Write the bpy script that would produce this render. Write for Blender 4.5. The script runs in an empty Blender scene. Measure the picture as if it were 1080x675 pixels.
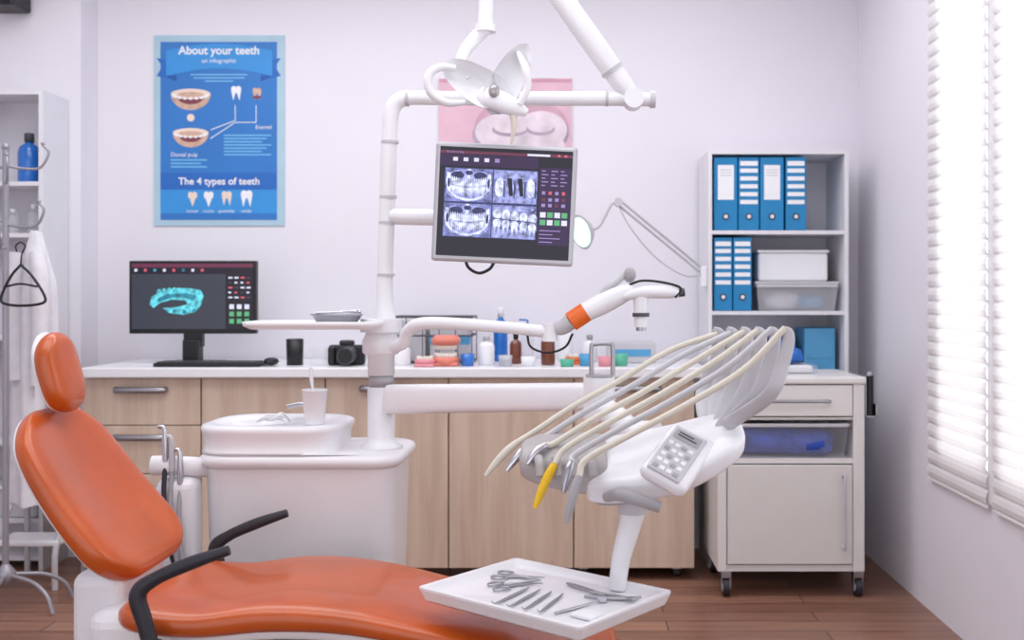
import bpy, bmesh, math, random
from mathutils import Vector, Matrix
random.seed(4)
COL=bpy.context.scene.collection
F=1100.0; H=1.18
def P(px,py,d): return Vector(((px-600)*d/F, d, H-(py-310)*d/F))
def XX(px,d): return (px-600)*d/F
def ZZ(py,d): return H-(py-310)*d/F
def lin(h):
    c=[x/255 for x in h]
    return [x/12.92 if x<=.04045 else ((x+.055)/1.055)**2.4 for x in c]
def mat(name,col,rough=.5,metal=0.,var=.03,scale=9,emit=0,alpha=1.,coat=0.,bump=0.,stretch=None,trans=0.):
    m=bpy.data.materials.new(name); m.use_nodes=True
    nt=m.node_tree; N=nt.nodes; L=nt.links; b=N['Principled BSDF']
    c=lin(col)
    tc=N.new('ShaderNodeTexCoord'); mp=N.new('ShaderNodeMapping'); no=N.new('ShaderNodeTexNoise'); ra=N.new('ShaderNodeValToRGB')
    L.new(tc.outputs['Object'],mp.inputs[0]); L.new(mp.outputs[0],no.inputs['Vector'])
    if stretch: mp.inputs['Scale'].default_value=stretch
    no.inputs['Scale'].default_value=scale; no.inputs['Detail'].default_value=4
    e=ra.color_ramp.elements
    e[0].position=.3; e[1].position=.7
    e[0].color=[max(0,x*(1-var*2)) for x in c]+[1]; e[1].color=[min(1,x*(1+var)) for x in c]+[1]
    L.new(no.outputs[0],ra.inputs[0]); L.new(ra.outputs[0],b.inputs['Base Color'])
    b.inputs['Roughness'].default_value=rough; b.inputs['Metallic'].default_value=metal
    b.inputs['Coat Weight'].default_value=coat
    if trans: b.inputs['Transmission Weight'].default_value=trans
    if alpha<1: b.inputs['Alpha'].default_value=alpha
    if emit:
        L.new(ra.outputs[0],b.inputs['Emission Color']); b.inputs['Emission Strength'].default_value=emit
    if bump:
        bp=N.new('ShaderNodeBump'); bp.inputs['Strength'].default_value=bump; bp.inputs['Distance'].default_value=.01
        L.new(no.outputs[0],bp.inputs['Height']); L.new(bp.outputs[0],b.inputs['Normal'])
    return m
# ---------- materials
M_wall=mat('wall_paint',(231,228,236),.9,var=.008,scale=2)
M_ceil=mat('ceiling_paint',(244,243,246),.9,var=.01)
M_base=mat('baseboard_paint',(228,225,231),.6)
M_white=mat('white_plastic',(235,235,239),.33,coat=.25,var=.01)
M_cream=mat('cream_plastic',(214,208,194),.38,coat=.1,var=.015)
M_grayp=mat('gray_plastic',(164,162,166),.42)
M_lgray=mat('light_gray_plastic',(196,195,200),.4)
M_drum=mat('warm_gray_plastic',(172,168,168),.4,coat=.1)
M_dgray=mat('dark_gray_plastic',(70,70,76),.45)
M_black=mat('black_plastic',(20,20,24),.4)
M_rubber=mat('black_rubber',(40,40,50),.45)
M_chrome=mat('chrome',(205,205,212),.18,1.)
M_steel=mat('brushed_steel',(170,170,176),.3,1.)
M_rack=mat('gray_rack_metal',(160,158,166),.35,.4)
M_orange=mat('orange_leather',(192,84,22),.34,var=.08,scale=5,coat=.3,bump=.06)
M_band=mat('orange_plastic',(230,104,30),.4)
M_yellow=mat('yellow_plastic',(235,190,20),.4)
M_wtop=mat('white_laminate',(236,236,240),.3,var=.01)
M_shelf=mat('shelf_white',(226,225,230),.5,var=.01)
M_shelfin=mat('shelf_inner_gray',(222,219,227),.6,var=.02)
M_cart=mat('cart_cream_metal',(229,226,224),.4,var=.01)
M_cartd=mat('cart_door',(223,219,216),.45,var=.01)
M_blue=mat('binder_blue',(10,128,186),.4)
M_paper=mat('white_paper',(238,239,243),.8,var=.01)
M_bluebag=mat('blue_wrap',(40,110,195),.4,bump=.5,scale=20)
M_navy=mat('navy_cloth',(36,76,180),.6,bump=.6,scale=14,var=.2)
M_ltblue=mat('light_blue_box',(84,160,206),.5)
M_clear=mat('clear_plastic',(220,222,230),.15,alpha=.18)
M_clear2=mat('frosted_clear_plastic',(222,222,228),.2,alpha=.4)
M_cyanliq=mat('blue_liquid',(25,110,200),.15,coat=.5)
M_amber=mat('amber_glass',(110,50,22),.15,coat=.6)
M_green=mat('green_plastic',(90,185,155),.4)
M_pink=mat('gum_pink',(225,130,112),.4,coat=.2)
M_pink2=mat('soft_pink',(228,150,160),.6,bump=.3,scale=30)
M_tooth=mat('tooth_enamel',(240,234,222),.3,coat=.4)
M_cloth=mat('coat_cotton',(228,226,232),.9,bump=.2,scale=30)
M_tissue=mat('tissue',(232,232,236),.9)
M_blind=mat('blind_fabric',(246,244,244),.8,var=.01)
M_glow=mat('lamp_glow',(205,250,238),.4,emit=1.3)
M_lens=mat('reflector_glass',(175,170,172),.2,.4)
M_toe=mat('toe_kick_brown',(84,60,52),.6)
M_lace=mat('silver_bezel',(188,188,194),.35,.3)

def tweak_blind():
    nt=M_blind.node_tree;N=nt.nodes;L=nt.links
    out=[n for n in N if n.type=='OUTPUT_MATERIAL'][0]; b=N['Principled BSDF']
    t=N.new('ShaderNodeBsdfTranslucent'); t.inputs[0].default_value=(.93,.92,.92,1)
    mx=N.new('ShaderNodeMixShader'); mx.inputs[0].default_value=.3
    L.new(b.outputs[0],mx.inputs[1]);L.new(t.outputs[0],mx.inputs[2]);L.new(mx.outputs[0],out.inputs[0])
tweak_blind()
def wood(name,c1,c2,sc,rough=.45):
    m=bpy.data.materials.new(name);m.use_nodes=True;nt=m.node_tree;N=nt.nodes;L=nt.links;b=N['Principled BSDF']
    tc=N.new('ShaderNodeTexCoord');mp=N.new('ShaderNodeMapping');mp.inputs['Scale'].default_value=sc
    no=N.new('ShaderNodeTexNoise');no.inputs['Scale'].default_value=3;no.inputs['Detail'].default_value=6;no.inputs['Distortion'].default_value=.4
    ra=N.new('ShaderNodeValToRGB');e=ra.color_ramp.elements;e[0].position=.3;e[1].position=.68
    e[0].color=lin(c1)+[1];e[1].color=lin(c2)+[1]
    L.new(tc.outputs['Object'],mp.inputs[0]);L.new(mp.outputs[0],no.inputs['Vector']);L.new(no.outputs[0],ra.inputs[0]);L.new(ra.outputs[0],b.inputs['Base Color'])
    b.inputs['Roughness'].default_value=rough
    return m
M_wood=wood('light_oak_laminate',(202,178,158),(219,198,180),(9,9,.7))
def floor_mat():
    m=bpy.data.materials.new('brown_plank_floor');m.use_nodes=True;nt=m.node_tree;N=nt.nodes;L=nt.links;b=N['Principled BSDF']
    tc=N.new('ShaderNodeTexCoord');br=N.new('ShaderNodeTexBrick')
    br.inputs['Color1'].default_value=lin((156,114,94))+[1];br.inputs['Color2'].default_value=lin((130,92,76))+[1];br.inputs['Mortar'].default_value=lin((82,56,46))+[1]
    br.inputs['Scale'].default_value=1;br.inputs['Brick Width'].default_value=1.1;br.inputs['Row Height'].default_value=.11;br.inputs['Mortar Size'].default_value=.003
    L.new(tc.outputs['Object'],br.inputs['Vector'])
    mp=N.new('ShaderNodeMapping');mp.inputs['Scale'].default_value=(1.2,14,1);no=N.new('ShaderNodeTexNoise');no.inputs['Scale'].default_value=3;no.inputs['Detail'].default_value=6
    L.new(tc.outputs['Object'],mp.inputs[0]);L.new(mp.outputs[0],no.inputs['Vector'])
    mx=N.new('ShaderNodeMixRGB');mx.blend_type='OVERLAY';mx.inputs[0].default_value=.5
    L.new(br.outputs[0],mx.inputs[1]);L.new(no.outputs[0],mx.inputs[2]);L.new(mx.outputs[0],b.inputs['Base Color'])
    b.inputs['Roughness'].default_value=.34
    return m
M_floor=floor_mat()

# ---------- geometry helpers
def cr(pts,n=8):
    pts=[tuple(p) for p in pts]; 
    if len(pts)<3:
        a,b=pts[0],pts[-1]; return [tuple(a[k]+(b[k]-a[k])*i/n for k in range(len(a))) for i in range(n+1)]
    ext=[tuple(2*pts[0][k]-pts[1][k] for k in range(len(pts[0])))]+pts+[tuple(2*pts[-1][k]-pts[-2][k] for k in range(len(pts[0])))]
    out=[]
    for i in range(1,len(ext)-2):
        p0,p1,p2,p3=ext[i-1:i+3]
        for j in range(n):
            t=j/n
            out.append(tuple(.5*((2*p1[k])+(-p0[k]+p2[k])*t+(2*p0[k]-5*p1[k]+4*p2[k]-p3[k])*t*t+(-p0[k]+3*p1[k]-3*p2[k]+p3[k])*t**3) for k in range(len(p0))))
    out.append(pts[-1]); return out
WL={}
class B:
    def __init__(s): s.v=[];s.f=[];s.mi=[];s.m=[];s.sm=[];s.M=Matrix()
    def add(s,vs,fs,m,smooth=False):
        if m not in s.m: s.m.append(m)
        k=len(s.v); s.v+= [s.M@Vector(v) for v in vs]
        for f in fs: s.f.append([i+k for i in f]); s.mi.append(s.m.index(m)); s.sm.append(smooth)
        return s
    def box(s,x0,x1,y0,y1,z0,z1,m,r=0,seg=2,smooth=False):
        x0,x1=sorted((x0,x1));y0,y1=sorted((y0,y1));z0,z1=sorted((z0,z1))
        if r<=0:
            v=[(x,y,z) for z in (z0,z1) for y in (y0,y1) for x in (x0,x1)]
            return s.add(v,[(0,2,3,1),(4,5,7,6),(0,1,5,4),(2,6,7,3),(0,4,6,2),(1,3,7,5)],m)
        bm=bmesh.new(); bmesh.ops.create_cube(bm,size=1)
        for v in bm.verts: v.co=Vector(((x0+x1)/2+v.co.x*(x1-x0),(y0+y1)/2+v.co.y*(y1-y0),(z0+z1)/2+v.co.z*(z1-z0)))
        r=min(r,.49*min(x1-x0,y1-y0,z1-z0))
        bmesh.ops.bevel(bm,geom=bm.edges[:],offset=r,segments=seg,profile=.5,affect='EDGES')
        bm.verts.index_update()
        s.add([v.co.copy() for v in bm.verts],[[v.index for v in f.verts] for f in bm.faces],m,smooth); bm.free(); return s
    def rings(s,R,m,cap=True,closed=True,smooth=True):
        n=len(R[0]); vs=[p for r in R for p in r]; fs=[]
        for i in range(len(R)-1):
            for j in range(n if closed else n-1):
                a=i*n+j; b=i*n+(j+1)%n
                fs.append((a,b,b+n,a+n))
        s.add(vs,fs,m,smooth)
        if cap:
            s.add(R[0],[list(range(n))[::-1]],m); s.add(R[-1],[list(range(n))],m)
        return s
    def cyl(s,p0,p1,r0,m,r1=None,n=20,cap=True):
        r1=r0 if r1 is None else r1
        return s.sweep([tuple(p0)+(r0,),tuple(p1)+(r1,)],m,n,cap)
    def sweep(s,pr,m,n=12,cap=True,flat=1.,up=None):
        P_=[Vector(p[:3]) for p in pr]; R=[]
        T=[]
        for i in range(len(P_)):
            a=P_[max(0,i-1)];b=P_[min(len(P_)-1,i+1)]; t=(b-a); T.append(t.normalized() if t.length>1e-9 else Vector((0,0,1)))
        u=Vector(up) if up else (Vector((0,0,1)) if abs(T[0].z)<.9 else Vector((1,0,0)))
        for i,p in enumerate(P_):
            t=T[i]; u=(u-t*u.dot(t)).normalized(); w=t.cross(u)
            r=pr[i][3]
            R.append([p+u*r*flat*math.cos(2*math.pi*k/n)+w*r*math.sin(2*math.pi*k/n) for k in range(n)])
        return s.rings(R,m,cap)
    def tube(s,pts,r,m,n=12,res=8,flat=1.,up=None):
        if not isinstance(r,(list,tuple)): r=[r]*len(pts)
        q=cr([tuple(p)+(rr,) for p,rr in zip(pts,r)],res)
        return s.sweep(q,m,n,True,flat,up)
    def lathe(s,c,prof,m,n=28,axis=None,cap=False):
        R=[]
        for r,z in prof: R.append([Vector(c)+Vector((r*math.cos(2*math.pi*k/n),r*math.sin(2*math.pi*k/n),z)) for k in range(n)])
        return s.rings(R,m,cap)
    def ell(s,c,rx,ry,rz,m,n=20,k=12):
        R=[]
        for i in range(k+1):
            a=-math.pi/2+math.pi*i/k
            cc=max(1e-4,math.cos(a))
            R.append([Vector(c)+Vector((rx*cc*math.cos(2*math.pi*j/n),ry*cc*math.sin(2*math.pi*j/n),rz*math.sin(a))) for j in range(n)])
        return s.rings(R,m,False)
    def poly(s,pts,m,z=None):
        pts=[(p[0],-p[1],z) if z is not None else p for p in pts]
        return s.add(pts,[list(range(len(pts)))],m)
    def rect(s,x0,y0,x1,y1,z,m): return s.add([(x0,-y1,z),(x1,-y1,z),(x1,-y0,z),(x0,-y0,z)],[(0,1,2,3)],m)
    def oval(s,cx,cy,rx,ry,z,m,a0=0,a1=360,n=24):
        pts=[(cx+rx*math.cos(math.radians(a0+(a1-a0)*i/n)),-(cy+ry*math.sin(math.radians(a0+(a1-a0)*i/n))),z) for i in range(n+(0 if a1-a0==360 else 1))]
        return s.add(pts,[list(range(len(pts)))[::-1]],m)
    def line(s,x0,y0,x1,y1,w,z,m):
        d=Vector((x1-x0,y1-y0)); 
        if d.length==0:return s
        nn=Vector((-d.y,d.x)).normalized()*w/2
        return s.poly([(x0+nn.x,y0+nn.y),(x1+nn.x,y1+nn.y),(x1-nn.x,y1-nn.y),(x0-nn.x,y0-nn.y)],m,z)
    def arc(s,cx,cy,rx,ry,a0,a1,w,z,m,n=20):
        for i in range(n):
            t0=math.radians(a0+(a1-a0)*i/n);t1=math.radians(a0+(a1-a0)*(i+1)/n)
            s.poly([(cx+rx*math.cos(t0),cy+ry*math.sin(t0)),(cx+rx*math.cos(t1),cy+ry*math.sin(t1)),
                    (cx+(rx-w)*math.cos(t1),cy+(ry-w)*math.sin(t1)),(cx+(rx-w)*math.cos(t0),cy+(ry-w)*math.sin(t0))],m,z)
        return s
    def text(s,t,x,y,size,z,m,align='CENTER',bold=0):
        cu=bpy.data.curves.new('t','FONT'); cu.body=t; cu.size=size; cu.align_x=align; cu.offset=bold
        o=bpy.data.objects.new('t',cu); COL.objects.link(o)
        dg=bpy.context.evaluated_depsgraph_get(); me=bpy.data.meshes.new_from_object(o.evaluated_get(dg))
        s.add([(v.co.x+x,v.co.y-y,z) for v in me.vertices],[list(p.vertices) for p in me.polygons],m)
        bpy.data.objects.remove(o); bpy.data.meshes.remove(me); bpy.data.curves.remove(cu)
        return s
    def plane(s,origin,sc=1.,roll=0,u=(1,0,0),v=(0,0,1)):
        u=Vector(u).normalized();v=Vector(v).normalized();w=u.cross(v)
        R=Matrix((u,v,w)).transposed().to_4x4()
        s.M=Matrix.Translation(Vector(origin))@R@Matrix.Rotation(roll,4,'Z')@Matrix.Scale(sc,4); return s
    def done(s,name,parent=None,label=None,cat=None,group=None,kind=None,subs=0,weld=False):
        me=bpy.data.meshes.new(name)
        mn=Vector([min(v[k] for v in s.v) for k in range(3)]);mx=Vector([max(v[k] for v in s.v) for k in range(3)])
        o0=Vector(((mn.x+mx.x)/2,(mn.y+mx.y)/2,mn.z))
        me.from_pydata([v-o0 for v in s.v],[],s.f)
        for m in s.m: me.materials.append(m)
        for i,p in enumerate(me.polygons): p.material_index=s.mi[i]; p.use_smooth=s.sm[i]
        me.update()
        ob=bpy.data.objects.new(name,me); COL.objects.link(ob)
        WL[ob.name]=o0
        if parent:
            ob.parent=parent; ob.location=o0-WL[parent.name]
        else: ob.location=o0
        if label: ob['label']=label
        if cat: ob['category']=cat
        if group: ob['group']=group
        if kind: ob['kind']=kind
        return ob
def root(name,label,cat,loc,group=None):
    e=bpy.data.objects.new(name,None); COL.objects.link(e); e.location=loc; e.empty_display_size=.1
    WL[e.name]=Vector(loc); e['label']=label; e['category']=cat
    if group: e['group']=group
    return e

# ---------- room
YW=4.85; XR=1.345
B().box(-3,1.5,-1,5,-.05,0,M_floor).done('floor',kind='structure')
B().box(-3,1.5,-1,5,2.8,2.85,M_ceil).done('ceiling',kind='structure')
B().box(-3,1.5,YW,5,0,2.8,M_wall).done('wall_back',kind='structure')
B().box(-3,-2.19,4.68,YW,0,2.8,M_wall).box(-3.1,-3,-1,5,0,2.8,M_wall).done('wall_left',kind='structure')
b=B(); wy0,wy1,wz0,wz1=1.9,3.8,.56,2.5
b.box(XR,1.5,-1,wy0,0,2.8,M_wall).box(XR,1.5,wy1,YW,0,2.8,M_wall).box(XR,1.5,wy0,wy1,0,wz0,M_wall).box(XR,1.5,wy0,wy1,wz1,2.8,M_wall)
b.done('wall_right',kind='structure')
b=B()
for (a,c,d,e) in ((wy0,wy1,wz0,wz0+.05),(wy0,wy1,wz1-.05,wz1),(wy0,wy0+.05,wz0,wz1),(wy1-.05,wy1,wz0,wz1),(3.22,3.34,wz0,wz1),(2.55,2.61,wz0,wz1)):
    b.box(1.348,1.40,a,c,d,e,M_white)
b.box(1.337,1.349,3.25,3.33,.51,2.56,M_white)
b.done('window_1',kind='structure')
B().box(-2.18,XR,4.838,YW,0,.05,M_base).done('baseboard_back',kind='structure')
# blinds
def blind(y0,y1,label):
    r=root('pleated_blind',label,'window blind',(1.325,(y0+y1)/2,.5),'pleated blinds on the window')
    b=B(); n=40; z0,z1=.505,2.5
    R=[]
    for i in range(n+1):
        z=z0+(z1-z0)*i/n
        R+= [[(1.3355,y0,z),(1.3355,y1,z)],[(1.328,y0,z+.008),(1.328,y1,z+.008)],[(1.3245,y0,z+.024),(1.3245,y1,z+.024)],[(1.328,y0,z+.041),(1.328,y1,z+.041)]]
    b.rings(R,M_blind,cap=False,closed=False,smooth=False)
    b.done('pleated_fabric',r)
    B().box(1.326,1.336,y0,y1,.496,.505,M_blind,.002).done('bottom_rail',r)
    B().box(1.31,1.336,y0,y1,2.56,2.6,M_white,.004).done('head_rail',r)
blind(3.315,3.86,'white pleated window blind beside the shelving corner')
blind(2.62,3.265,'white pleated window blind nearer along the window')

# ---------- worktop & cabinets
r=root('worktop','long white laminate worktop over oak cabinets','worktop',(-.75,4.5,.835))
B().box(XX(85,4.25),.565,4.25,4.837,.837,.879,M_wtop,.006).done('worktop_slab',r)
xs=[XX(p,4.3) for p in (87,212,343,473,605,733)]
for i in range(5):
    a,c=xs[i]+.001,xs[i+1]-.001
    lab=['light oak drawer cabinet with steel bow handles under the worktop','light oak door cabinet under the worktop','light oak door cabinet under the worktop','light oak door cabinet under the worktop','light oak mobile cabinet on small casters under the worktop'][i]
    r=root('base_cabinet',lab,'cabinet',((a+c)/2,4.55,0),'oak base cabinets')
    B().box(a,c,4.32,4.82,.045,.836,M_wood).done('body',r)
    if i<4: B().box(a,c,4.36,4.80,0,.045,M_toe).done('plinth',r)
    else:
        for cx in (a+.04,c-.07):
            for cy in (4.36,4.75):
                b=B().cyl((cx-.012,cy,.02),(cx+.012,cy,.02),.02,M_rubber,n=18).box(cx-.018,cx+.018,cy-.015,cy+.015,.034,.046,M_steel)
                b.done('caster',r)
    def handle(par,cx,z):
        B().tube([(cx-.1,4.302,z),(cx-.095,4.275,z),(cx,4.268,z),(cx+.095,4.275,z),(cx+.1,4.302,z)],.009,M_steel,n=10,flat=1.5).done('handle',par,'brushed steel bow handle')
    if i==0:
        for (z0,z1,hz) in ((.64,.832,.785),(.44,.636,.59),(.05,.436,.38)):
            d=B().box(a+.002,c-.002,4.30,4.32,z0,z1,M_wood,.002).done('drawer',r); handle(d,(a+c)/2,hz)
    else:
        d=B().box(a+.002,c-.002,4.30,4.32,.05,.832,M_wood,.002).done('door',r)
        if i in (2,4): handle(d,(a+c)/2,.79)

# ---------- posters
M_pframe=mat('poster_pale_border',(172,202,218),.5)
M_pblue=mat('poster_blue',(46,120,196),.5,var=.04,scale=4)
M_pdeep=mat('poster_deep_blue',(24,84,166),.5)
M_prib=mat('poster_ribbon',(52,146,218),.5)
M_pband=mat('poster_band',(32,104,188),.5)
M_plt=mat('poster_light_blue',(120,190,235),.5)
M_pmar=mat('poster_maroon',(128,60,74),.5)
M_ptan=mat('poster_tan',(214,178,156),.5,var=.12,scale=30)
M_ptan2=mat('poster_pale_tan',(236,216,200),.5)
b=B().box(XX(162,4.84),XX(300,4.84),4.8432,4.8499,ZZ(37+201,4.84),ZZ(37,4.84),M_pframe).plane((XX(162,4.84),4.843,ZZ(37,4.84)),4.84/F)
b.rect(0,0,138,201,0,M_pframe); b.rect(7,7,130,195,.15,M_pblue)
b.poly([(3,24),(24,28),(24,48),(3,43),(9,33)],M_pband,.2);b.poly([(134,24),(113,28),(113,48),(134,43),(128,33)],M_pband,.2)
b.poly([(24,43),(13,43),(24,49)],M_pdeep,.35)
b.poly([(113,43),(124,43),(113,49)],M_pdeep,.35)
b.poly([(13+112*t/12,16-7*math.sin(math.pi*t/12)) for t in range(13)]+[(125-112*t/12,43-8*math.sin(math.pi*t/12)) for t in range(13)],M_prib,.3)
b.text('About your teeth',69,20,12,.45,M_paper,bold=.28)
b.text('an infographic',69,29,6.5,.45,M_paper)
for k,w in enumerate((60,54,30)): b.rect(69-w/2,41+k*3.4,69+w/2,42.3+k*3.4,.34,M_plt)
def jaw(cx,cy,s):
    b.oval(cx,cy,21*s,17*s,.3,M_ptan,0,180); b.oval(cx,cy+3*s,14*s,8*s,.4,M_pmar,0,180); b.oval(cx,cy,21*s,5.5*s,.5,M_ptan2); b.oval(cx,cy+.8,14*s,3*s,.6,M_ptan)
    for k in range(9):
        t=math.pi*(k+.5)/9; b.oval(cx+18*s*math.cos(t),cy+1+3.8*s*math.sin(t),2*s,1.6*s,.62+.01*k,M_paper,n=10)
jaw(39,62,1.0); b.oval(39,87,4,4,.3,M_ptan2); jaw(39,103,.9)
def tooth(cx,cy,s,m=M_paper,roots=2):
    b.oval(cx-2.4*s,cy-3*s,3*s,3.4*s,.4,m);b.oval(cx+2.4*s,cy-3*s,3*s,3.4*s,.41,m);b.rect(cx-5*s,cy-4*s,cx+5*s,cy+1*s,.42,m)
    if roots==2:
        b.poly([(cx-5*s,cy),(cx-.5*s,cy),(cx-3*s,cy+9*s)],m,.43);b.poly([(cx+.5*s,cy),(cx+5*s,cy),(cx+3.4*s,cy+9*s)],m,.43)
    else: b.poly([(cx-4*s,cy),(cx+4*s,cy),(cx,cy+11*s)],m,.43)
tooth(87,60,1.0); tooth(109,61,.85,M_ptan); b.rect(105,64,113,67,.5,M_pmar)
for k,(x0,y0,x1,y1) in enumerate(((60,100,86,90),(86,90,86,74),(60,109,86,92),(86,92,108,92),(108,92,108,74))): b.line(x0,y0,x1,y1,.8,.35+.01*k,M_paper)
b.text('Enamel',116,99,6,.45,M_paper); b.text('Dental pulp',18,128,6,.45,M_paper,'LEFT')
for k in range(7): b.rect(74,105+k*3.4,124-(k%3)*5,106.3+k*3.4,.3,M_plt)
for k in range(3): b.rect(18,131+k*3.6,56-(k%2)*6,132.4+k*3.6,.3,M_plt)
b.rect(7,145,130,163,.2,M_pband); b.rect(7,163,130,188,.2,M_prib)
b.text('The 4 types of teeth',69,157.5,10.4,.45,M_paper,bold=.2)
for k,(x,s,ro,nm) in enumerate(((41,.9,1,'incisor'),(58,.95,1,'canine'),(77,1.0,2,'premolar'),(98,1.15,2,'molar'))):
    tooth(x,171,s,M_paper if k%2 else M_ptan2,ro); b.text(nm,x,187,4.6,.45,M_paper)
b.done('dental_poster',label='blue infographic poster about teeth on the back wall',cat='poster')
M_p2=mat('poster_pink',(222,182,198),.5,var=.08,scale=3); M_p2b=mat('poster_pink_pale',(226,212,222),.5,var=.14,scale=9);M_p2e=mat('poster_pink_mid',(208,164,182),.5,var=.12,scale=6); M_p2c=mat('poster_violet',(176,158,178),.5,var=.14,scale=12); M_p2d=mat('poster_rose',(204,148,168),.5)
b=B().box(XX(462,4.84),XX(604,4.84),4.8432,4.8499,ZZ(262,4.84),ZZ(82,4.84),M_p2b).plane((XX(462,4.84),4.843,ZZ(82,4.84)),4.84/F)
b.rect(1,1,141,179,.05,M_p2);b.rect(1,1,141,5,.1,M_p2d)
b.oval(88,54,50,34,.14,M_p2e,n=40)
b.oval(70,60,34,22,.2,M_p2c,n=40);b.oval(71,57,32,20,.22,M_p2b,n=40);b.oval(110,58,28,22,.24,M_p2c,n=40);b.oval(109,55,27,20,.26,M_p2b,n=40);b.oval(90,72,44,20,.28,M_p2b,n=40)
b.oval(76,55,19,7,.3,M_p2c,n=32);b.oval(77,52.5,18,6,.33,M_p2b,n=32);b.oval(108,54,15,7,.36,M_p2c,n=32);b.oval(108,51.5,14,6,.39,M_p2b,n=32)
b.oval(70,120,50,45,.42,M_p2e,n=40)
b.done('tooth_poster',label='pink poster of a large molar hanging behind the screen',cat='poster')

# ---------- desk monitor
M_scr=mat('screen_dark',(52,56,66),.3,emit=.5);M_scr2=mat('screen_panel',(28,22,36),.3,emit=.4);M_scr3=mat('screen_red_bar',(96,42,66),.3,emit=.5)
M_cy=mat('screen_cyan',(92,196,208),.3,emit=.6,var=.35,scale=40);M_cy2=mat('screen_teal',(44,128,148),.3,emit=.6,var=.3,scale=40);M_sw=mat('screen_white',(200,204,220),.3,emit=.5)
M_sg=mat('screen_green',(84,160,110),.3,emit=.5);M_sr=mat('screen_red',(190,84,100),.3,emit=.5)
dm=4.5; s=dm/F
r=root('desktop_monitor','black widescreen monitor showing a cyan jaw model on the worktop','computer monitor',(XX(203,dm),dm,.879))
B().box(XX(136,dm),XX(270,dm),dm,dm+.035,ZZ(352,dm),ZZ(275,dm),M_black,.004).done('housing',r)
b=B().plane((XX(136,dm),dm-.001,ZZ(275,dm)),s)
b.rect(3,3,131,72,.1,M_scr);b.rect(3,3,131,7,.2,M_scr3);b.rect(3,7,131,14,.2,M_scr2);b.rect(102,14,131,72,.2,M_scr2)
for k in range(8): b.rect(6+k*10,8.5,9+k*10,11.5,.3,M_sw if k%3==0 else M_sr if k%3==1 else M_cy2)
b.poly([(22,46),(24,38),(34,32),(48,29),(64,29),(76,31),(79,37),(76,47),(70,54),(58,57),(42,55),(36,50),(50,49),(62,46),(60,42),(46,41),(34,44),(26,50)],M_cy,.3)
b.poly([(30,40),(42,35),(60,34),(72,37),(68,42),(56,38),(44,39),(32,44)],M_cy2,.4)
for k in range(7): b.oval(32+k*5.4,32.5-1.8*math.sin(k*.5),2.4,2.6,.5+.01*k,M_cy,n=14)
for k in range(6): b.oval(43+k*5.2,52.5+1.4*math.sin(k*.6),2.2,2.2,.5+.01*k,M_cy2 if k%2 else M_cy,n=14)
for i in range(4):
    for j in range(5): b.rect(105+i*6.4,17+j*5.2,(108 if j%2 else 109.4)+i*6.4,18.8+j*5.2,.3,(M_sw,M_scr,M_sr,M_sw)[(i*3+j)%4])
for i in range(3):
    for j in range(3): b.rect(106+i*8,46+j*7.6,111+i*8,51+j*7.6,.3,M_sg if j else M_sw)
b.done('screen',r,'screen with cyan jaw model')
xc=XX(203,dm)
B().box(xc-.03,xc+.03,dm+.03,dm+.05,.885,1.1,M_black,.004).box(xc-.04,xc+.04,dm-.0,dm+.04,.95,1.01,M_black,.004).box(xc-.11,xc+.11,dm-.06,dm+.12,.88,.889,M_black,.004).box(xc-.035,xc+.035,dm-.03,dm+.03,.885,.985,M_black,.008).done('stand',r)
b=B().box(XX(168,4.36),XX(278,4.36),4.29,4.42,.88,.895,M_black,.004)
for i in range(15):
    for j in range(4): b.box(XX(168,4.36)+.012+i*.0275,XX(168,4.36)+.035+i*.0275,4.3+j*.028,4.324+j*.028,.894,.900,M_dgray)
b.done('keyboard',label='black computer keyboard in front of the monitor',cat='keyboard')
B().ell((XX(286,4.36),4.36,.898),.03,.05,.017,M_black).done('computer_mouse',label='black computer mouse beside the keyboard',cat='computer mouse')
# pen cup and counter clutter
zt=.8795
def bottle(name,px,d,h,rr,mb,mc,label,cat='bottle',z=None,x=None,neck=.35,nozzle=False):
    z=zt if z is None else z; x=XX(px,d) if x is None else x
    r=root(name,label,cat,(x,d,z))
    B().lathe((x,d,z),[(.0005,0),(rr*.92,0),(rr,.006),(rr,h*.62),(rr*.85,h*.72),(rr*neck,h*.8),(rr*neck,h*.85),(.0005,h*.85)],mb,24).done('body',r)
    b=B().lathe((x,d,z),[(.0005,h*.82),(rr*neck*1.25,h*.82),(rr*neck*1.25,h*.98),(rr*neck*1.1,h),(.0005,h)],mc,20)
    if nozzle: b.tube([(x,d,z+h),(x,d,z+h*1.08),(x-rr*1.2,d,z+h*1.1)],.004,mc)
    b.done('cap',r)
    return r
b=B();cx=XX(311,4.42)
b.lathe((cx,4.42,zt),[(.0005,0),(.034,0),(.036,.11),(.031,.11),(.03,.01),(.0005,.01)],M_black,24)
b.done('pen_cup',label='black pen cup on the worktop',cat='pen cup')
x=XX(366,4.42)
r=root('photo_camera','black camera resting on the worktop','camera',(x,4.42,zt))
B().box(x-.075,x+.075,4.39,4.45,zt,zt+.085,M_black,.012,3).box(x-.03,x+.03,4.4,4.44,zt+.08,zt+.105,M_black,.008).box(x-.072,x-.04,4.37,4.4,zt,zt+.08,M_black,.01).done('body',r)
B().cyl((x+.015,4.39,zt+.045),(x+.015,4.31,zt+.042),.036,M_dgray,n=24).cyl((x+.015,4.312,zt+.042),(x+.015,4.308,zt+.042),.03,M_black,n=24).done('lens',r)
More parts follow.
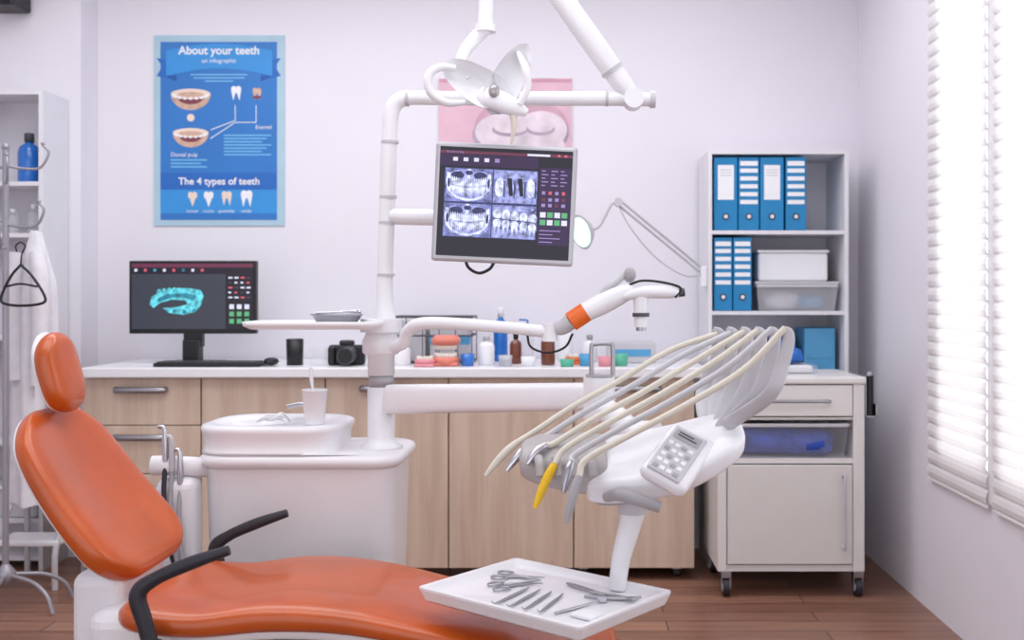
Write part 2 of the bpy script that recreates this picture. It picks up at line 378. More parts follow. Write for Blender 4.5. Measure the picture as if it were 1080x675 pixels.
# wire organizer
x0,x1=XX(415,4.6),XX(500,4.6)
b=B()
for z in (zt+.006,zt+.12,zt+.2):
    b.tube([(x0,4.5,z),(x1,4.5,z)],.004,M_dgray,n=8).tube([(x0,4.72,z),(x1,4.72,z)],.004,M_dgray,n=8).tube([(x0,4.5,z),(x0,4.72,z)],.004,M_dgray,n=8).tube([(x1,4.5,z),(x1,4.72,z)],.004,M_dgray,n=8)
for i in range(6):
    xx=x0+(x1-x0)*i/5; b.cyl((xx,4.5,zt+.002),(xx,4.5,zt+.2),.002,M_dgray,n=6); b.cyl((xx,4.72,zt+.002),(xx,4.72,zt+.2),.002,M_dgray,n=6)
b.box(x0,x1,4.5,4.72,zt,zt+.006,M_dgray)
b.done('wire_basket',label='dark wire basket organizer against the wall on the worktop',cat='basket')
b=B().box(x0+.02,x0+.15,4.53,4.69,zt+.007,zt+.19,M_lgray,.006);b.done('supply_box',label='gray cardboard supply box inside the wire basket',cat='box',group='boxes in the wire basket')
b=B().box(x0+.17,x1-.02,4.53,4.69,zt+.007,zt+.17,M_lgray,.006);b.box(x0+.169,x1-.019,4.529,4.66,zt+.08,zt+.12,M_ltblue);b.done('supply_box',label='gray and blue supply box inside the wire basket',cat='box',group='boxes in the wire basket')
# teeth models
def arch(bb,x,y,z,m,rad,dz,n=12):
    pts=[(x+rad*math.cos(a),y-.0+rad*.9*-math.sin(a),z) for a in [math.pi*i/n for i in range(n+1)]]
    pts=[(x+rad,y+.04,z)]+pts+[(x-rad,y+.04,z)]
    bb.tube(pts,dz,m,n=12,res=3)
x=XX(470,4.36);y=4.36
r=root('teeth_model','oversized pink gum and teeth model on the worktop','dental model',(x,y,zt))
b=B().box(x-.055,x+.055,y-.04,y+.05,zt,zt+.016,M_pink,.006);arch(b,x,y,zt+.024,M_pink,.042,.015);b.done('lower_gum',r)
b=B();arch(b,x,y,zt+.104,M_pink,.042,.019);b.box(x-.05,x+.05,y-.03,y+.05,zt+.105,zt+.128,M_pink,.01).cyl((x-.045,y+.045,zt+.015),(x-.045,y+.045,zt+.12),.006,M_steel).cyl((x+.045,y+.045,zt+.015),(x+.045,y+.045,zt+.12),.006,M_steel);b.done('upper_gum',r)
for (z,rad) in ((zt+.045,.042),(zt+.08,.042)):
    b=B()
    for i in range(13):
        a=math.pi*i/12; b.ell((x+rad*math.cos(a),y-rad*.9*math.sin(a),z),.0064,.0064,.012,M_tooth,10,8)
    b.done('tooth_row',r)
def model(px,dd,m,lab,rad=.03):
    x=XX(px,dd)
    r=root('denture_model',lab,'dental model',(x,dd,zt),'small denture models on the worktop')
    b=B().box(x-rad-.01,x+rad+.01,dd-rad-.01,dd+.045,zt,zt+.012,m,.004);arch(b,x,dd,zt+.02,m,rad,.012);b.done('gum_base',r)
    b=B()
    for i in range(11):
        a=math.pi*i/10; b.ell((x+rad*math.cos(a),dd-rad*.9*math.sin(a),zt+.035),.005,.005,.01,M_tooth,10,6)
    b.done('tooth_row',r)
model(448,4.32,M_pink2,'small pink denture model on the worktop')
model(605,4.47,M_band,'small orange denture model on the worktop',.026)
bottle('blue_bottle',528,4.66,.24,.032,M_cyanliq,M_paper,'blue liquid bottle with white cap on the worktop')
bottle('white_bottle',513,4.42,.125,.034,M_paper,M_lgray,'short white plastic bottle on the worktop')
bottle('white_bottle',424,4.42,.10,.036,M_paper,M_grayp,'squat white jar bottle on the worktop')
bottle('white_bottle',596,4.68,.17,.035,M_paper,M_ltblue,'tall white bottle with light blue cap on the worktop')
bottle('white_bottle',622,4.62,.12,.032,M_paper,M_grayp,'short white bottle with gray cap on the worktop')
bottle('amber_bottle',578,4.42,.15,.03,M_amber,M_black,'amber glass bottle with black cap on the worktop')
bottle('amber_bottle',544,4.5,.13,.026,M_amber,M_black,'amber glass bottle with black cap on the worktop')
bottle('blue_spray_bottle',556,4.6,.17,.03,M_clear,M_cyanliq,'clear spray bottle with blue nozzle on the worktop',nozzle=True)
for (px,dd,mm,lab,h) in ((598,4.32,M_green,'small green plastic dish on the worktop',.03),(618,4.36,M_ltblue,'small light blue plastic jar on the worktop',.05),(493,4.36,M_cyanliq,'small blue plastic jar on the worktop',.05),(655,4.36,M_green,'small green plastic jar on the worktop',.05),(638,4.34,M_pink2,'small pink plastic jar on the worktop',.04),(533,4.34,M_clear2,'small clear jar on the worktop',.045),(557,4.33,M_paper,'small white jar on the worktop',.04)):
    x=XX(px,dd); B().lathe((x,dd,zt),[(.0005,0),(.026,0),(.03,h),(.026,h),(.023,.006),(.0005,.006)],mm,24).lathe((x,dd,zt),[(.0005,h*.7),(.026,h*.7)],M_paper,24).done('small_jar',label=lab,cat='jar',group='small jars on the worktop')
B().box(XX(640,4.6),XX(690,4.6),4.52,4.7,zt,zt+.09,M_lgray,.006).box(XX(645,4.6),XX(685,4.6),4.518,4.521,zt+.03,zt+.06,M_ltblue).done('supply_carton',label='light gray carton with blue stripe on the worktop',cat='box')
x=XX(402,4.42);B().box(x-.045,x+.03,4.37,4.47,zt,zt+.05,M_paper,.004).box(x-.04,x+.02,4.38,4.46,zt+.05,zt+.054,M_ltblue).done('tissue_box',label='small white carton with blue top on the worktop',cat='box')
x=XX(337,4.4);B().box(x-.03,x+.03,4.36,4.44,zt,zt+.075,M_clear,.004).done('clear_container',label='small clear plastic container on the worktop',cat='container')

# ---------- shelving with binders
d0=4.5; x0=XX(747,d0);x1=XX(895,d0)
r=root('bookcase','tall white open bookcase holding binders and plastic boxes','bookcase',((x0+x1)/2,4.67,0))
B().box(x0,x0+.016,d0,4.836,0,1.80,M_shelf).done('side_panel',r); B().box(x1-.018,x1,d0,4.836,0,1.80,M_shelf).done('side_panel',r)
B().box(x0+.016,x1-.018,4.82,4.835,0,1.80,M_shelfin).done('back_panel',r)
for z in (1.786,1.454,1.106,.80,.4,.06): B().box(x0+.016,x1-.018,d0+.001,4.82,z-.016 if z<1.78 else z-.002,z if z<1.78 else 1.80,M_shelf).done('shelf_board',r)
def binder(px0,px1,z,stripe,lab):
    a,c=XX(px0,4.5),XX(px1,4.5);h=.318;zz=z+.0008
    r=root('ring_binder',lab,'binder',((a+c)/2,4.6,zz),'blue office binders in the bookcase')
    B().box(a,c,4.515,4.80,zz,zz+h,M_blue,.004).done('cover',r)
    b=B().plane((a,4.5145,zz+h),1.)
    w=c-a
    if stripe:
        for k in range(5): b.rect(w*.08,.05+k*.034,w*.92,.068+k*.034,.0008,M_paper)
        b.rect(w*.08,.018,w*.92,.038,.0008,M_paper)
    else:
        b.rect(w*.16,.035,w*.84,.185,.0008,M_paper)
        for k in range(3): b.rect(w*.25,.055+k*.012,w*.75,.057+k*.012,.0012,M_grayp)
    b.done('spine_label',r)
    b=B().cyl((a+w/2,4.5145,zz+.06),(a+w/2,4.511,zz+.06),.014,M_black,n=20).cyl((a+w/2,4.511,zz+.06),(a+w/2,4.5105,zz+.06),.009,M_shelfin,n=20);b.done('finger_hole',r)
L1='blue lever binder with white spine label';L2='blue and white striped lever binder'
binder(753.5,778.5,1.454,0,L1+' on the top shelf');binder(779.5,801.5,1.454,1,L2+' on the top shelf');binder(802.5,827.5,1.454,0,L1+' on the top shelf');binder(829.5,851,1.454,1,L2+' on the top shelf')
binder(753.5,773,1.106,1,L2+' on the middle shelf');binder(774,793.5,1.106,1,L2+' on the middle shelf')
def blob(b,c,sx,sy,sz,m,seed=0,amp=.15):
    rnd=random.Random(seed); n=28;k=14;R=[]
    ph=[rnd.uniform(0,6.28) for _ in range(6)]
    for i in range(k+1):
        a=-math.pi/2+math.pi*i/k; cc=max(1e-3,math.cos(a))**.45
        ring=[]
        for j in range(n):
            t=2*math.pi*j/n; w=1+amp*(math.sin(3*t+ph[0]+i*.7)*.4+math.sin(7*t+ph[1]-i)*.35+math.sin(11*t+ph[2]+2*i)*.25)
            ct,st=math.cos(t),math.sin(t)
            ring.append(Vector(c)+Vector((sx*cc*w*abs(ct)**.6*(1 if ct>0 else -1),sy*cc*w*abs(st)**.6*(1 if st>0 else -1),sz+sz*abs(math.sin(a))**.8*(1 if a>0 else -1)*(1 if i<3 else w))))
        R.append(ring)
    b.rings(R,m,False); return b
def tub(name,lab,a,c,y0,y1,z,h,fill=None,lid=True,pm=None):
    r=root(name,lab,'plastic box',((a+c)/2,(y0+y1)/2,z))
    b=B();pm=pm or M_clear
    ym=(y0+y1)/2;xm=(a+c)/2
    def ring(k,z): 
        hx=(c-a)/2*k;hy=(y1-y0)/2*k; return [(xm-hx,ym-hy,z),(xm+hx,ym-hy,z),(xm+hx,ym+hy,z),(xm-hx,ym+hy,z)]
    b.rings([ring(.02,z),ring(.90,z),ring(.97,z+h)],pm,cap=False,smooth=False)
    b.box(a,c,y0,y0+.012,z+h-.014,z+h,M_lgray,.003);b.box(a,a+.01,y0,y1,z+h-.014,z+h,M_lgray,.003);b.box(c-.01,c,y0,y1,z+h-.014,z+h,M_lgray,.003);b.done('tub',r)
    if lid: B().box(a,c,y0,y1,z+h,z+h+.012,M_lgray,.004).done('lid',r)
    if fill:
        b=B(); w=(c-a)*.5
        if fill is M_navy:
            blob(b,(a+w*.72,ym-.01,z+.004),w*.52,(y1-y0)*.38,h*.40,fill,3,.14);blob(b,(c-w*.62,ym-.03,z+.004),w*.42,(y1-y0)*.36,h*.36,fill,8,.14)
            b.done('contents',r,'crumpled blue fabric')
        else:
            blob(b,(a+w*.7,ym,z+.004),w*.45,(y1-y0)*.32,h*.36,fill,5,.14);blob(b,(c-w*.6,ym,z+.004),w*.35,(y1-y0)*.3,h*.28,M_ltblue,9,.14)
            b.done('contents',r,'loose white and blue supplies')
tub('storage_tub','clear lidded plastic storage box on the middle shelf',XX(797,4.52),XX(886,4.52),4.53,4.8,1.107,.115,M_tissue,pm=M_clear2)
a,c=XX(800,4.55),XX(874,4.55)
r=root('white_box','white rounded plastic box on top of the clear box','box',((a+c)/2,4.65,1.235))
B().box(a,c,4.56,4.78,1.2345,1.36,M_paper,.012,3).done('body',r);B().box(a-.004,c+.004,4.555,4.785,1.36,1.372,M_white,.004).done('lid',r)
B().box(1.03,1.165,4.56,4.76,.8005,1.03,M_ltblue,.004).box(1.04,1.155,4.558,4.561,.90,.99,M_ltblue).done('blue_carton',label='light blue cardboard carton standing on a bookcase shelf',cat='box')
for k,(mm,z0,z1,lab) in enumerate(((M_tissue,.8005,.87,'white folded supply pack stacked on a bookcase shelf'),(M_paper,.8705,.93,'white supply pack stacked on a bookcase shelf'),(M_bluebag,.9305,.985,'blue wrapped supply pack on top of the stack'))):
    B().box(.86+.01*k,1.01-.008*k,4.56,4.76,z0,z1,mm,.016,3).done('supply_pack',label=lab,cat='package',group='stacked supply packs in the bookcase')
# ---------- rolling cart
d=4.05;x0,x1=.578,1.149;yb=4.47
r=root('rolling_cart','cream metal medical cart with drawer, tub shelf and door on casters','medical cart',((x0+x1)/2,4.25,0))
B().box(x0,x0+.035,d,yb,.10,.83,M_cart,.004).done('side_panel',r);B().box(x1-.045,x1,d,yb,.10,.83,M_cart,.004).done('side_panel',r)
B().box(x0-.006,x1+.004,d-.012,yb,.83,.858,M_cart,.008).done('top',r)
B().box(x0+.035,x1-.045,yb-.012,yb,.1,.83,M_cart).done('back_panel',r)
for (z0,z1) in ((.1,.125),(.52,.54),(.69,.7)): B().box(x0+.035,x1-.045,d+.01,yb-.012,z0,z1,M_cart).done('shelf_board',r)
dr=B().box(x0+.038,x1-.048,d-.004,d+.3,.705,.826,M_cart,.004).done('drawer',r)
B().tube([(.72,d-.004,.765),(.72,d-.025,.765),(.86,d-.03,.765),(1.0,d-.025,.765),(1.0,d-.004,.765)],.006,M_steel,n=8).done('handle',dr,'steel drawer handle')
do=B().box(x0+.038,x1-.048,d-.002,d+.018,.13,.515,M_cartd,.003).done('door',r)
B().tube([(1.065,d-.002,.47),(1.065,d-.03,.47),(1.065,d-.03,.3),(1.065,d-.03,.2),(1.065,d-.002,.2)],.006,M_lgray,n=8).done('handle',do,'vertical bar handle')
for cx in (x0+.035,x1-.02):
    for cy in (d+.03,yb-.04):
        B().cyl((cx-.012,cy,.036),(cx+.012,cy,.036),.036,M_rubber,n=20).cyl((cx-.015,cy,.036),(cx+.015,cy,.036),.018,M_lgray,n=16).box(cx-.02,cx+.02,cy-.02,cy+.02,.072,.101,M_steel,.003).box(cx-.019,cx-.014,cy-.012,cy+.012,.03,.08,M_steel).box(cx+.014,cx+.019,cy-.012,cy+.012,.03,.08,M_steel).done('caster',r)
tub('storage_tub','open clear plastic tub with crumpled blue cloth in the cart',x0+.045,x1-.055,d-.002,d+.32,.541,.135,M_navy,False,pm=M_clear)
B().box(.80,1.00,4.18,4.38,.8585,.895,M_clear,.01).box(.815,.985,4.20,4.36,.8595,.892,M_tissue,.01).done('clear_pack',label='clear plastic pack of white supplies on the cart',cat='package')
blob(B(),(.885,4.28,.897),.07,.06,.03,M_bluebag,2).done('blue_wrap_pack',label='crumpled blue plastic wrapped pack on the cart',cat='package')
B().box(.72,.79,4.12,4.26,.8585,.87,M_ltblue,.004).done('blue_cloth_stack',label='flat folded light blue cloth on the cart',cat='cloth')
r=root('bottle_rack','gray metal side rack with black bottles on the cart edge','rack',(1.12,4.1,.70))
B().box(1.154,1.158,4.06,4.2,.70,.86,M_steel).box(1.154,1.2,4.06,4.2,.70,.705,M_steel).box(1.195,1.2,4.06,4.2,.70,.75,M_steel).done('rack_frame',r)
for k in range(3): B().cyl((1.177,4.085+k*.045,.706),(1.177,4.085+k*.045,.86-k*.02),.016,M_black,n=16).cyl((1.177,4.085+k*.045,.86-k*.02),(1.177,4.085+k*.045,.875-k*.02),.009,M_lgray,n=12).done('black_bottle',r)
# ---------- magnifier desk lamp on shelf side
k2=Vector((.592,4.56,1.26))
r=root('magnifier_lamp','white swing arm magnifier lamp with glowing ring clamped to the bookcase','lamp',tuple(k2))
e=P(613,245,4.3);k1=P(652,216,4.35)
ax=Vector((-.8,-.52,-.3)).normalized()
B().cyl(tuple(e-ax*.03),tuple(e),.05,M_lgray,r1=.074,n=32).done('lamp_head',r)
B().cyl(tuple(e),tuple(e+ax*.004),.062,M_glow,n=32).done('diffuser',r)
b=B()
for dz in (.0,.025): b.cyl(tuple(k1+Vector((0,0,dz))),tuple(k2+Vector((0,0,dz))),.0055,M_lgray,n=10)
b.tube([e-ax*.03,P(632,238,4.34),P(645,215,4.34),k1],.007,M_lgray)
b.tube([k1,P(665,240,4.36),P(690,270,4.4),P(720,290,4.45),k2],.003,M_lgray)
b.cyl(tuple(k1+Vector((0,-.02,.01))),tuple(k1+Vector((0,.02,.01))),.018,M_lgray).done('swing_arm',r)
B().box(k2.x-.02,.6015,4.52,4.60,k2.z-.05,k2.z+.04,M_white,.006).done('clamp',r)

# ---------- left shelf
x0,x1=-2.58,-2.245
yf=4.45
r=root('tall_shelf','narrow tall white open shelf against the side wall','shelf',((x0+x1)/2,4.56,0))
B().box(x0,x0+.018,yf,4.675,0,2.05,M_shelf).done('side_panel',r);B().box(x1-.018,x1,yf,4.675,0,2.05,M_shelf).done('side_panel',r)
B().box(x0+.018,x1-.018,4.66,4.675,0,2.05,M_shelfin).done('back_panel',r)
for z in (2.05,1.66,1.44,1.0,.55,.22,.06): B().box(x0+.018,x1-.018,yf+.001,4.66,z-.018,z,M_shelf).done('shelf_board',r)
bottle('mouthwash_bottle',31,4.55,.22,.046,M_cyanliq,M_dgray,'blue mouthwash bottle on the upper shelf',z=1.6605)
bottle('clear_bottle',14,4.55,.11,.028,M_clear2,M_paper,'small clear bottle on the narrow shelf',z=1.4405)
bottle('clear_bottle',36,4.55,.13,.028,M_clear2,M_paper,'clear bottle with white cap on the narrow shelf',z=1.4405)
B().box(-2.54,-2.28,4.47,4.64,.221,.34,M_lgray,.01).box(-2.545,-2.275,4.465,4.645,.34,.355,M_white,.005).done('storage_bin',label='light gray storage bin on the bottom shelf',cat='box')
r=root('step_stool','low white two step stool on the floor','step stool',(-2.16,4.25,0))
for (z,y0,y1) in ((.34,4.34,4.46),(.17,4.20,4.34)): B().box(-2.30,-2.04,y0-.04,y1-.02,z,z+.025,M_white,.008).done('step',r)
for xx in (-2.29,-2.05):
    B().tube([(xx,4.16,.0),(xx,4.17,.17),(xx,4.30,.34)],.012,M_lgray,n=10).tube([(xx,4.41,0),(xx,4.41,.34)],.012,M_lgray,n=10).done('leg',r)
# wall speaker
B().box(-2.55,-2.40,4.5,4.66,2.43,2.6,M_black,.01).box(-2.5,-2.45,4.66,4.68,2.48,2.55,M_dgray).cyl((-2.475,4.5,2.5),(-2.475,4.495,2.5),.05,M_dgray,n=24).done('wall_speaker',label='small black speaker mounted high on the wall',cat='speaker')
# ---------- coat rack
bx,by=XX(6,3.9),3.9
r=root('coat_rack','gray metal standing coat rack with curved hooks','coat rack',(bx,by,0))
B().cyl((bx,by,.1),(bx,by,1.72),.0115,M_rack,n=16).ell((bx,by,1.73),.015,.015,.015,M_rack).done('pole',r)
for z,an in ((1.66,10),(1.60,-60),(1.66,150),(1.44,-5),(1.36,-70)):
    a=math.radians(an);u=Vector((math.cos(a),math.sin(a),0));q=Vector((bx,by,z))
    B().tube([q,q+u*.06+Vector((0,0,-.01)),q+u*.12+Vector((0,0,-.005)),q+u*.15+Vector((0,0,.05)),q+u*.13+Vector((0,0,.08))],.005,M_rack,n=10).ell(tuple(q+u*.13+Vector((0,0,.085))),.008,.008,.008,M_rack,10,6).done('hook',r)
for an in (-20,-75,35,160,230):
    a=math.radians(an);u=Vector((math.cos(a),math.sin(a),0));q=Vector((bx,by,0))
    B().tube([q+Vector((0,0,.13)),q+u*.06+Vector((0,0,.125)),q+u*.14+Vector((0,0,.11)),q+u*.20+Vector((0,0,.07)),q+u*.23+Vector((0,0,.008))],.008,M_rack,n=10).done('foot',r)
B().lathe((bx,by,.1),[(.0005,0),(.035,0),(.035,.04),(.02,.06),(.012,.07)],M_rack).done('hub',r)
# coat
cx,cy=-2.075,4.06
r=root('lab_coat','white cotton lab coat hanging on the coat rack','coat',(cx,cy,.4))
R=[]
for i in range(31):
    t=i/30; z=1.42-1.05*t; w=.02+.055*min(1,t*5)+.02*t; dp=.02+.04*min(1,t*4)+.015*t
    R.append([(cx+w*math.cos(a)*(1+.12*t*math.sin(5*a)+.10*t*math.sin(9*a+1)),cy+dp*math.sin(a)*(1+.25*t*math.sin(7*a+.5)),z+.006*math.sin(5*a)) for a in [2*math.pi*k/48 for k in range(48)]])
B().rings(R,M_cloth).done('coat_body',r)
B().tube([(cx+.035,cy-.06,1.34),(cx+.055,cy-.075,1.23),(cx+.06,cy-.08,1.03),(cx+.05,cy-.08,.83)],[.028,.034,.032,.03],M_cloth,n=16).done('sleeve',r)
B().tube([(cx-.05,cy-.055,1.34),(cx-.06,cy-.06,1.23),(cx-.06,cy-.06,1.03),(cx-.055,cy-.06,.85)],[.028,.034,.032,.03],M_cloth,n=16).done('sleeve',r)
# hanger
q=P(22,262,3.82)
b=B().tube([q+Vector((-.015,0,-.012)),q+Vector((-.018,0,.01)),q+Vector((0,0,.022)),q+Vector((.016,0,.008)),q+Vector((.004,0,-.02)),q+Vector((0,0,-.06))],.003,M_black,n=8)
b.tube([q+Vector((0,0,-.06)),q+Vector((.04,-.0,-.1)),q+Vector((.085,0,-.17)),q+Vector((.08,0,-.2)),q+Vector((0,0,-.21)),q+Vector((-.065,0,-.2)),q+Vector((-.07,0,-.17)),q+Vector((-.035,0,-.1)),q+Vector((0,0,-.06))],.005,M_black,n=8)
b.tube([q+Vector((-.055,0,-.14)),q+Vector((0,0,-.13)),q+Vector((.06,0,-.14))],.004,M_black,n=8)
b.done('clothes_hanger',label='black plastic clothes hanger hanging on the coat rack',cat='clothes hanger')

# ---------- dental chair
def cushion(b,spine,m,y0,e=3.,Rw=.08,N=48,n=40,dish=.25,fore=0):
    q=cr(spine,10)
    L=[0]
    for i in range(1,len(q)): L.append(L[-1]+math.hypot(q[i][0]-q[i-1][0],q[i][1]-q[i-1][1]))
    tot=L[-1]
    def at(s):
        for i in range(1,len(q)):
            if s<=L[i] or i==len(q)-1:
                f=(s-L[i-1])/max(1e-9,L[i]-L[i-1]); return [q[i-1][k]+(q[i][k]-q[i-1][k])*f for k in range(4)]
    R=[]
    for i in range(N+1):
        s=tot*(1-math.cos(math.pi*i/N))/2
        p=at(s);a=at(max(0,s-.004));c=at(min(tot,s+.004))
        tx,tz=c[0]-a[0],c[1]-a[1];l=math.hypot(tx,tz);tx/=l;tz/=l
        nx,nz=-tz,tx
        de=min(s,tot-s);k=math.sqrt(max(0,1-(1-min(1,de/Rw))**2));kt=math.sqrt(max(0,1-(1-min(1,de/p[3]))**2))
        w=p[2]-Rw*(1-k);t=max(.001,p[3]*kt)
        ring=[]
        for j in range(n):
            an=2*math.pi*j/n;c_,s_=math.cos(an),math.sin(an)
            u=abs(c_)**(2/e)*(1 if c_>0 else -1);v=abs(s_)**(2/e)*(1 if s_>0 else -1)
            if v>0: v*=1-dish*(1-u*u)
            ring.append((p[0]+nx*t*v,y0+u*w,p[1]+nz*t*v))
        R.append(ring)
    b.rings(R,m,True); return b
YC=2.56
r=root('dental_chair','orange leather dental chair with white shell and black armrests','dental chair',(-.6,YC,0))
seat=[(-1.03,.452,.24,.042),(-.85,.437,.25,.042),(-.68,.452,.25,.046),(-.5,.442,.245,.042),(-.3,.40,.235,.038),(-.05,.34,.22,.034),(.12,.30,.2,.032)]
cushion(B(),seat,M_orange,YC,dish=.15).done('seat_cushion',r,'orange leather seat and leg rest')
cushion(B(),[(a,z-.04,w-.04,t*.6) for a,z,w,t in seat],M_white,YC,dish=0).done('seat_shell',r,'white plastic underside shell')
YB=2.60
back=[(-1.294,.896,.155,.026),(-1.24,.80,.208,.036),(-1.165,.69,.228,.040),(-1.08,.585,.23,.044),(-1.015,.513,.20,.044)]
cushion(B(),back,M_orange,YB-.018,dish=.6,Rw=.10,e=3.4).done('backrest_cushion',r,'orange leather backrest')
cushion(B(),[(x-.022,z-.014,w-.018,t*.5) for x,z,w,t in back],M_white,YB-.015,dish=0,Rw=.09).done('backrest_shell',r,'white plastic backrest shell')
head=[(-1.276,1.085,.058,.028),(-1.270,1.02,.078,.037),(-1.252,.95,.078,.037),(-1.236,.888,.06,.03)]
cushion(B(),head,M_orange,YB-.014,dish=.2,Rw=.055,e=2.4).done('headrest_cushion',r,'orange leather headrest')
cushion(B(),[(x-.022,z,w*.86,t*.5) for x,z,w,t in head],M_white,YB-.015,dish=0,Rw=.05,e=2.4).box(-1.32,-1.29,YB-.03,YB+.03,.82,1.0,M_white,.01).done('headrest_shell',r,'white headrest backing')
def arm(y,dx,dz):
    B().tube([(-.90+dx,y,.38+dz),(-.922+dx,y,.46+dz),(-.938+dx,y,.525+dz),(-.90+dx,y,.56+dz),(-.82+dx,y,.595+dz),(-.74+dx,y,.622+dz)],[.017,.018,.019,.015,.015,.011],M_rubber,n=16,res=8,flat=.85,up=(0,1,0)).cyl((-.905+dx,y-.025,.40+dz),(-.905+dx,y+.025,.40+dz),.022,M_rubber).done('armrest',r,'black padded armrest')
arm(2.27,0,0)
arm(2.87,-.035,-.045)
B().box(-1.10,-.94,2.36,2.78,.33,.46,M_white,.04,4).box(-1.16,-1.04,2.42,2.7,.30,.53,M_white,.03,4).done('hinge_housing',r)
B().box(-1.0,-.3,2.42,2.70,.26,.345,M_dgray,.02,3).done('underframe',r)
b=B().box(-.85,-.45,2.44,2.68,.08,.31,M_dgray,.02,3);b.done('lift_column',r)
B().box(-1.05,-.25,2.36,2.78,0,.08,M_white,.03,4).done('floor_base',r)

# ---------- dental unit with spittoon
r=root('dental_unit','white dental unit with spittoon cabinet, pole and swing arms','dental unit',(-.76,3.2,0))
def se(cx,cy,a,b_,e,z,n=48): 
    out=[]
    for k in range(n):
        t=2*math.pi*k/n;c_,s_=math.cos(t),math.sin(t)
        out.append(Vector((cx+a*abs(c_)**(2/e)*(1 if c_>0 else -1),cy+b_*abs(s_)**(2/e)*(1 if s_>0 else -1),z)))
    return out
def rrect(cx,cy,a,b_,rad,z,n=8):
    out=[]
    for (sx,sy,a0) in ((1,1,0),(-1,1,90),(-1,-1,180),(1,-1,270)):
        for k in range(n+1):
            t=math.radians(a0+90*k/n); out.append(Vector((cx+sx*(a-rad)+rad*math.cos(t),cy+sy*(b_-rad)+rad*math.sin(t),z)))
    return out
ux,uy=-.785,3.19
B().rings([rrect(ux,uy,.262,.172,.07,0),rrect(ux,uy,.268,.178,.07,.3),rrect(ux,uy,.278,.186,.07,.66),rrect(ux,uy,.281,.189,.07,.674)],M_white).done('cabinet_body',r)
bx_,by_=-.878,3.17
bc=(-.95,3.17)
def circ(cx,cy,a,b_,z):
    out=[]
    for (i,a0) in enumerate((0,90,180,270)):
        for k in range(9):
            t=math.radians(a0+90*k/8); out.append(Vector((cx+a*math.cos(t),cy+b_*math.sin(t),z)))
    return out
B().rings([rrect(ux,uy,.281,.189,.07,.6745),rrect(ux,uy,.292,.197,.08,.680),rrect(ux,uy,.299,.204,.085,.692),rrect(ux,uy,.298,.203,.085,.703),rrect(ux,uy,.291,.196,.08,.711),rrect(ux,uy,.280,.186,.08,.7155),
  rrect(bx_-.002,by_,.204,.178,.10,.7178),rrect(bx_,by_,.200,.172,.10,.724),rrect(bx_,by_,.199,.169,.10,.738),rrect(bx_,by_,.202,.171,.105,.760),rrect(bx_,by_,.209,.175,.11,.776),rrect(bx_,by_,.212,.177,.11,.786),rrect(bx_,by_,.207,.172,.11,.795),rrect(bx_,by_,.194,.162,.105,.798),
  circ(bc[0],bc[1],.117,.122,.795),circ(bc[0],bc[1],.108,.112,.782),circ(bc[0],bc[1],.085,.088,.748),circ(bc[0],bc[1],.03,.03,.735)],M_white).done('spittoon_top',r,'white moulded top with integrated rinse bowl')
B().tube([(-.80,3.25,.79),(-.80,3.25,.82),(-.83,3.23,.838),(-.87,3.21,.832)],.007,M_chrome).done('water_spout',r,'chrome rinse water spout')
b=B();cc=(-.875,3.06)
for k in range(4): b.tube([(cc[0]-.045+.012*k,cc[1]+.02-.008*k,.803+.004*k),(cc[0]-.01+.008*k,cc[1]-.01,.818+.006*math.sin(k*2)),(cc[0]+.03,cc[1]+.015*math.sin(k*3),.815+.004*k),(cc[0]+.055,cc[1]-.02+.012*k,.804)],[.004,.012,.011,.003],M_tissue,n=10,flat=.5)
b.done('tissue_wad',label='small crumpled white tissue on the spittoon rim',cat='tissue')
x,y,z=XX(332,3.06),3.06,.7985
B().lathe((x,y,z),[(.0005,0),(.028,0),(.029,.004),(.036,.098),(.038,.1),(.036,.102),(.034,.1),(.027,.008),(.0005,.008)],M_paper,28).done('paper_cup',label='white plastic rinse cup on the spittoon',cat='cup')
B().tube([(x+.012,y,z+.01),(x-.006,y,z+.1),(x-.01,y,z+.135),(x-.012,y,z+.165)],[.003,.004,.006,.005],M_paper,n=8).done('toothbrush',label='white toothbrush standing in the rinse cup',cat='toothbrush')
# pole
px_,py_=XX(402,3.15),3.15
B().lathe((px_,py_,0),[(.065,.7165),(.065,.722),(.048,.73),(.041,.75),(.041,.90),(.0005,.90)],M_white).done('pole_base',r)
B().lathe((px_,py_,0),[(.0005,.9),(.037,.9),(.037,.935),(.0005,.935)],M_grayp).done('pole_ring',r,'gray bearing ring')
B().lathe((px_,py_,0),[(.0005,.935),(.04,.935),(.04,.995),(.052,1.0),(.056,1.005),(.056,1.04),(.05,1.05),(.046,1.06),(.046,1.09),(.03,1.10),(.0005,1.10)],M_white).done('pole_joint',r)
b=B().tube([(px_+.015,py_,1.095),P(406,300,3.15),P(409,200,3.15),P(411,140,3.15),P(414,115,3.15),P(423,105,3.15),P(438,103,3.15),P(500,104,3.15),P(660,104,3.15)],[.03,.024,.024,.0235,.024,.024,.022,.0215,.0225],M_white,n=20)
for yy in (290,235,208,150): 
    q=P(407+(290-yy)*.03,yy,3.15); b.cyl(tuple(q+Vector((0,0,-.004))),tuple(q+Vector((0,0,.004))),.0265,M_lgray)
for xx in (430,640): b.cyl(tuple(P(xx,103.6,3.15)+Vector((-.004,0,0))),tuple(P(xx,103.6,3.15)+Vector((.004,0,0))),.0252,M_lgray)
b.done('upper_pole',r,'white tubular pole bending into a horizontal arm')
j=P(668,105,3.15)
B().cyl(tuple(j+Vector((0,-.035,0))),tuple(j+Vector((0,.035,0))),.03,M_white).cyl(tuple(j+Vector((-.03,0,0))),tuple(j+Vector((.062,0,0))),.021,M_white).cyl(tuple(j+Vector((.05,0,0))),tuple(j+Vector((.066,0,0))),.026,M_lgray).done('arm_joint',r)
b=B(); e=P(552,-58,3.08)
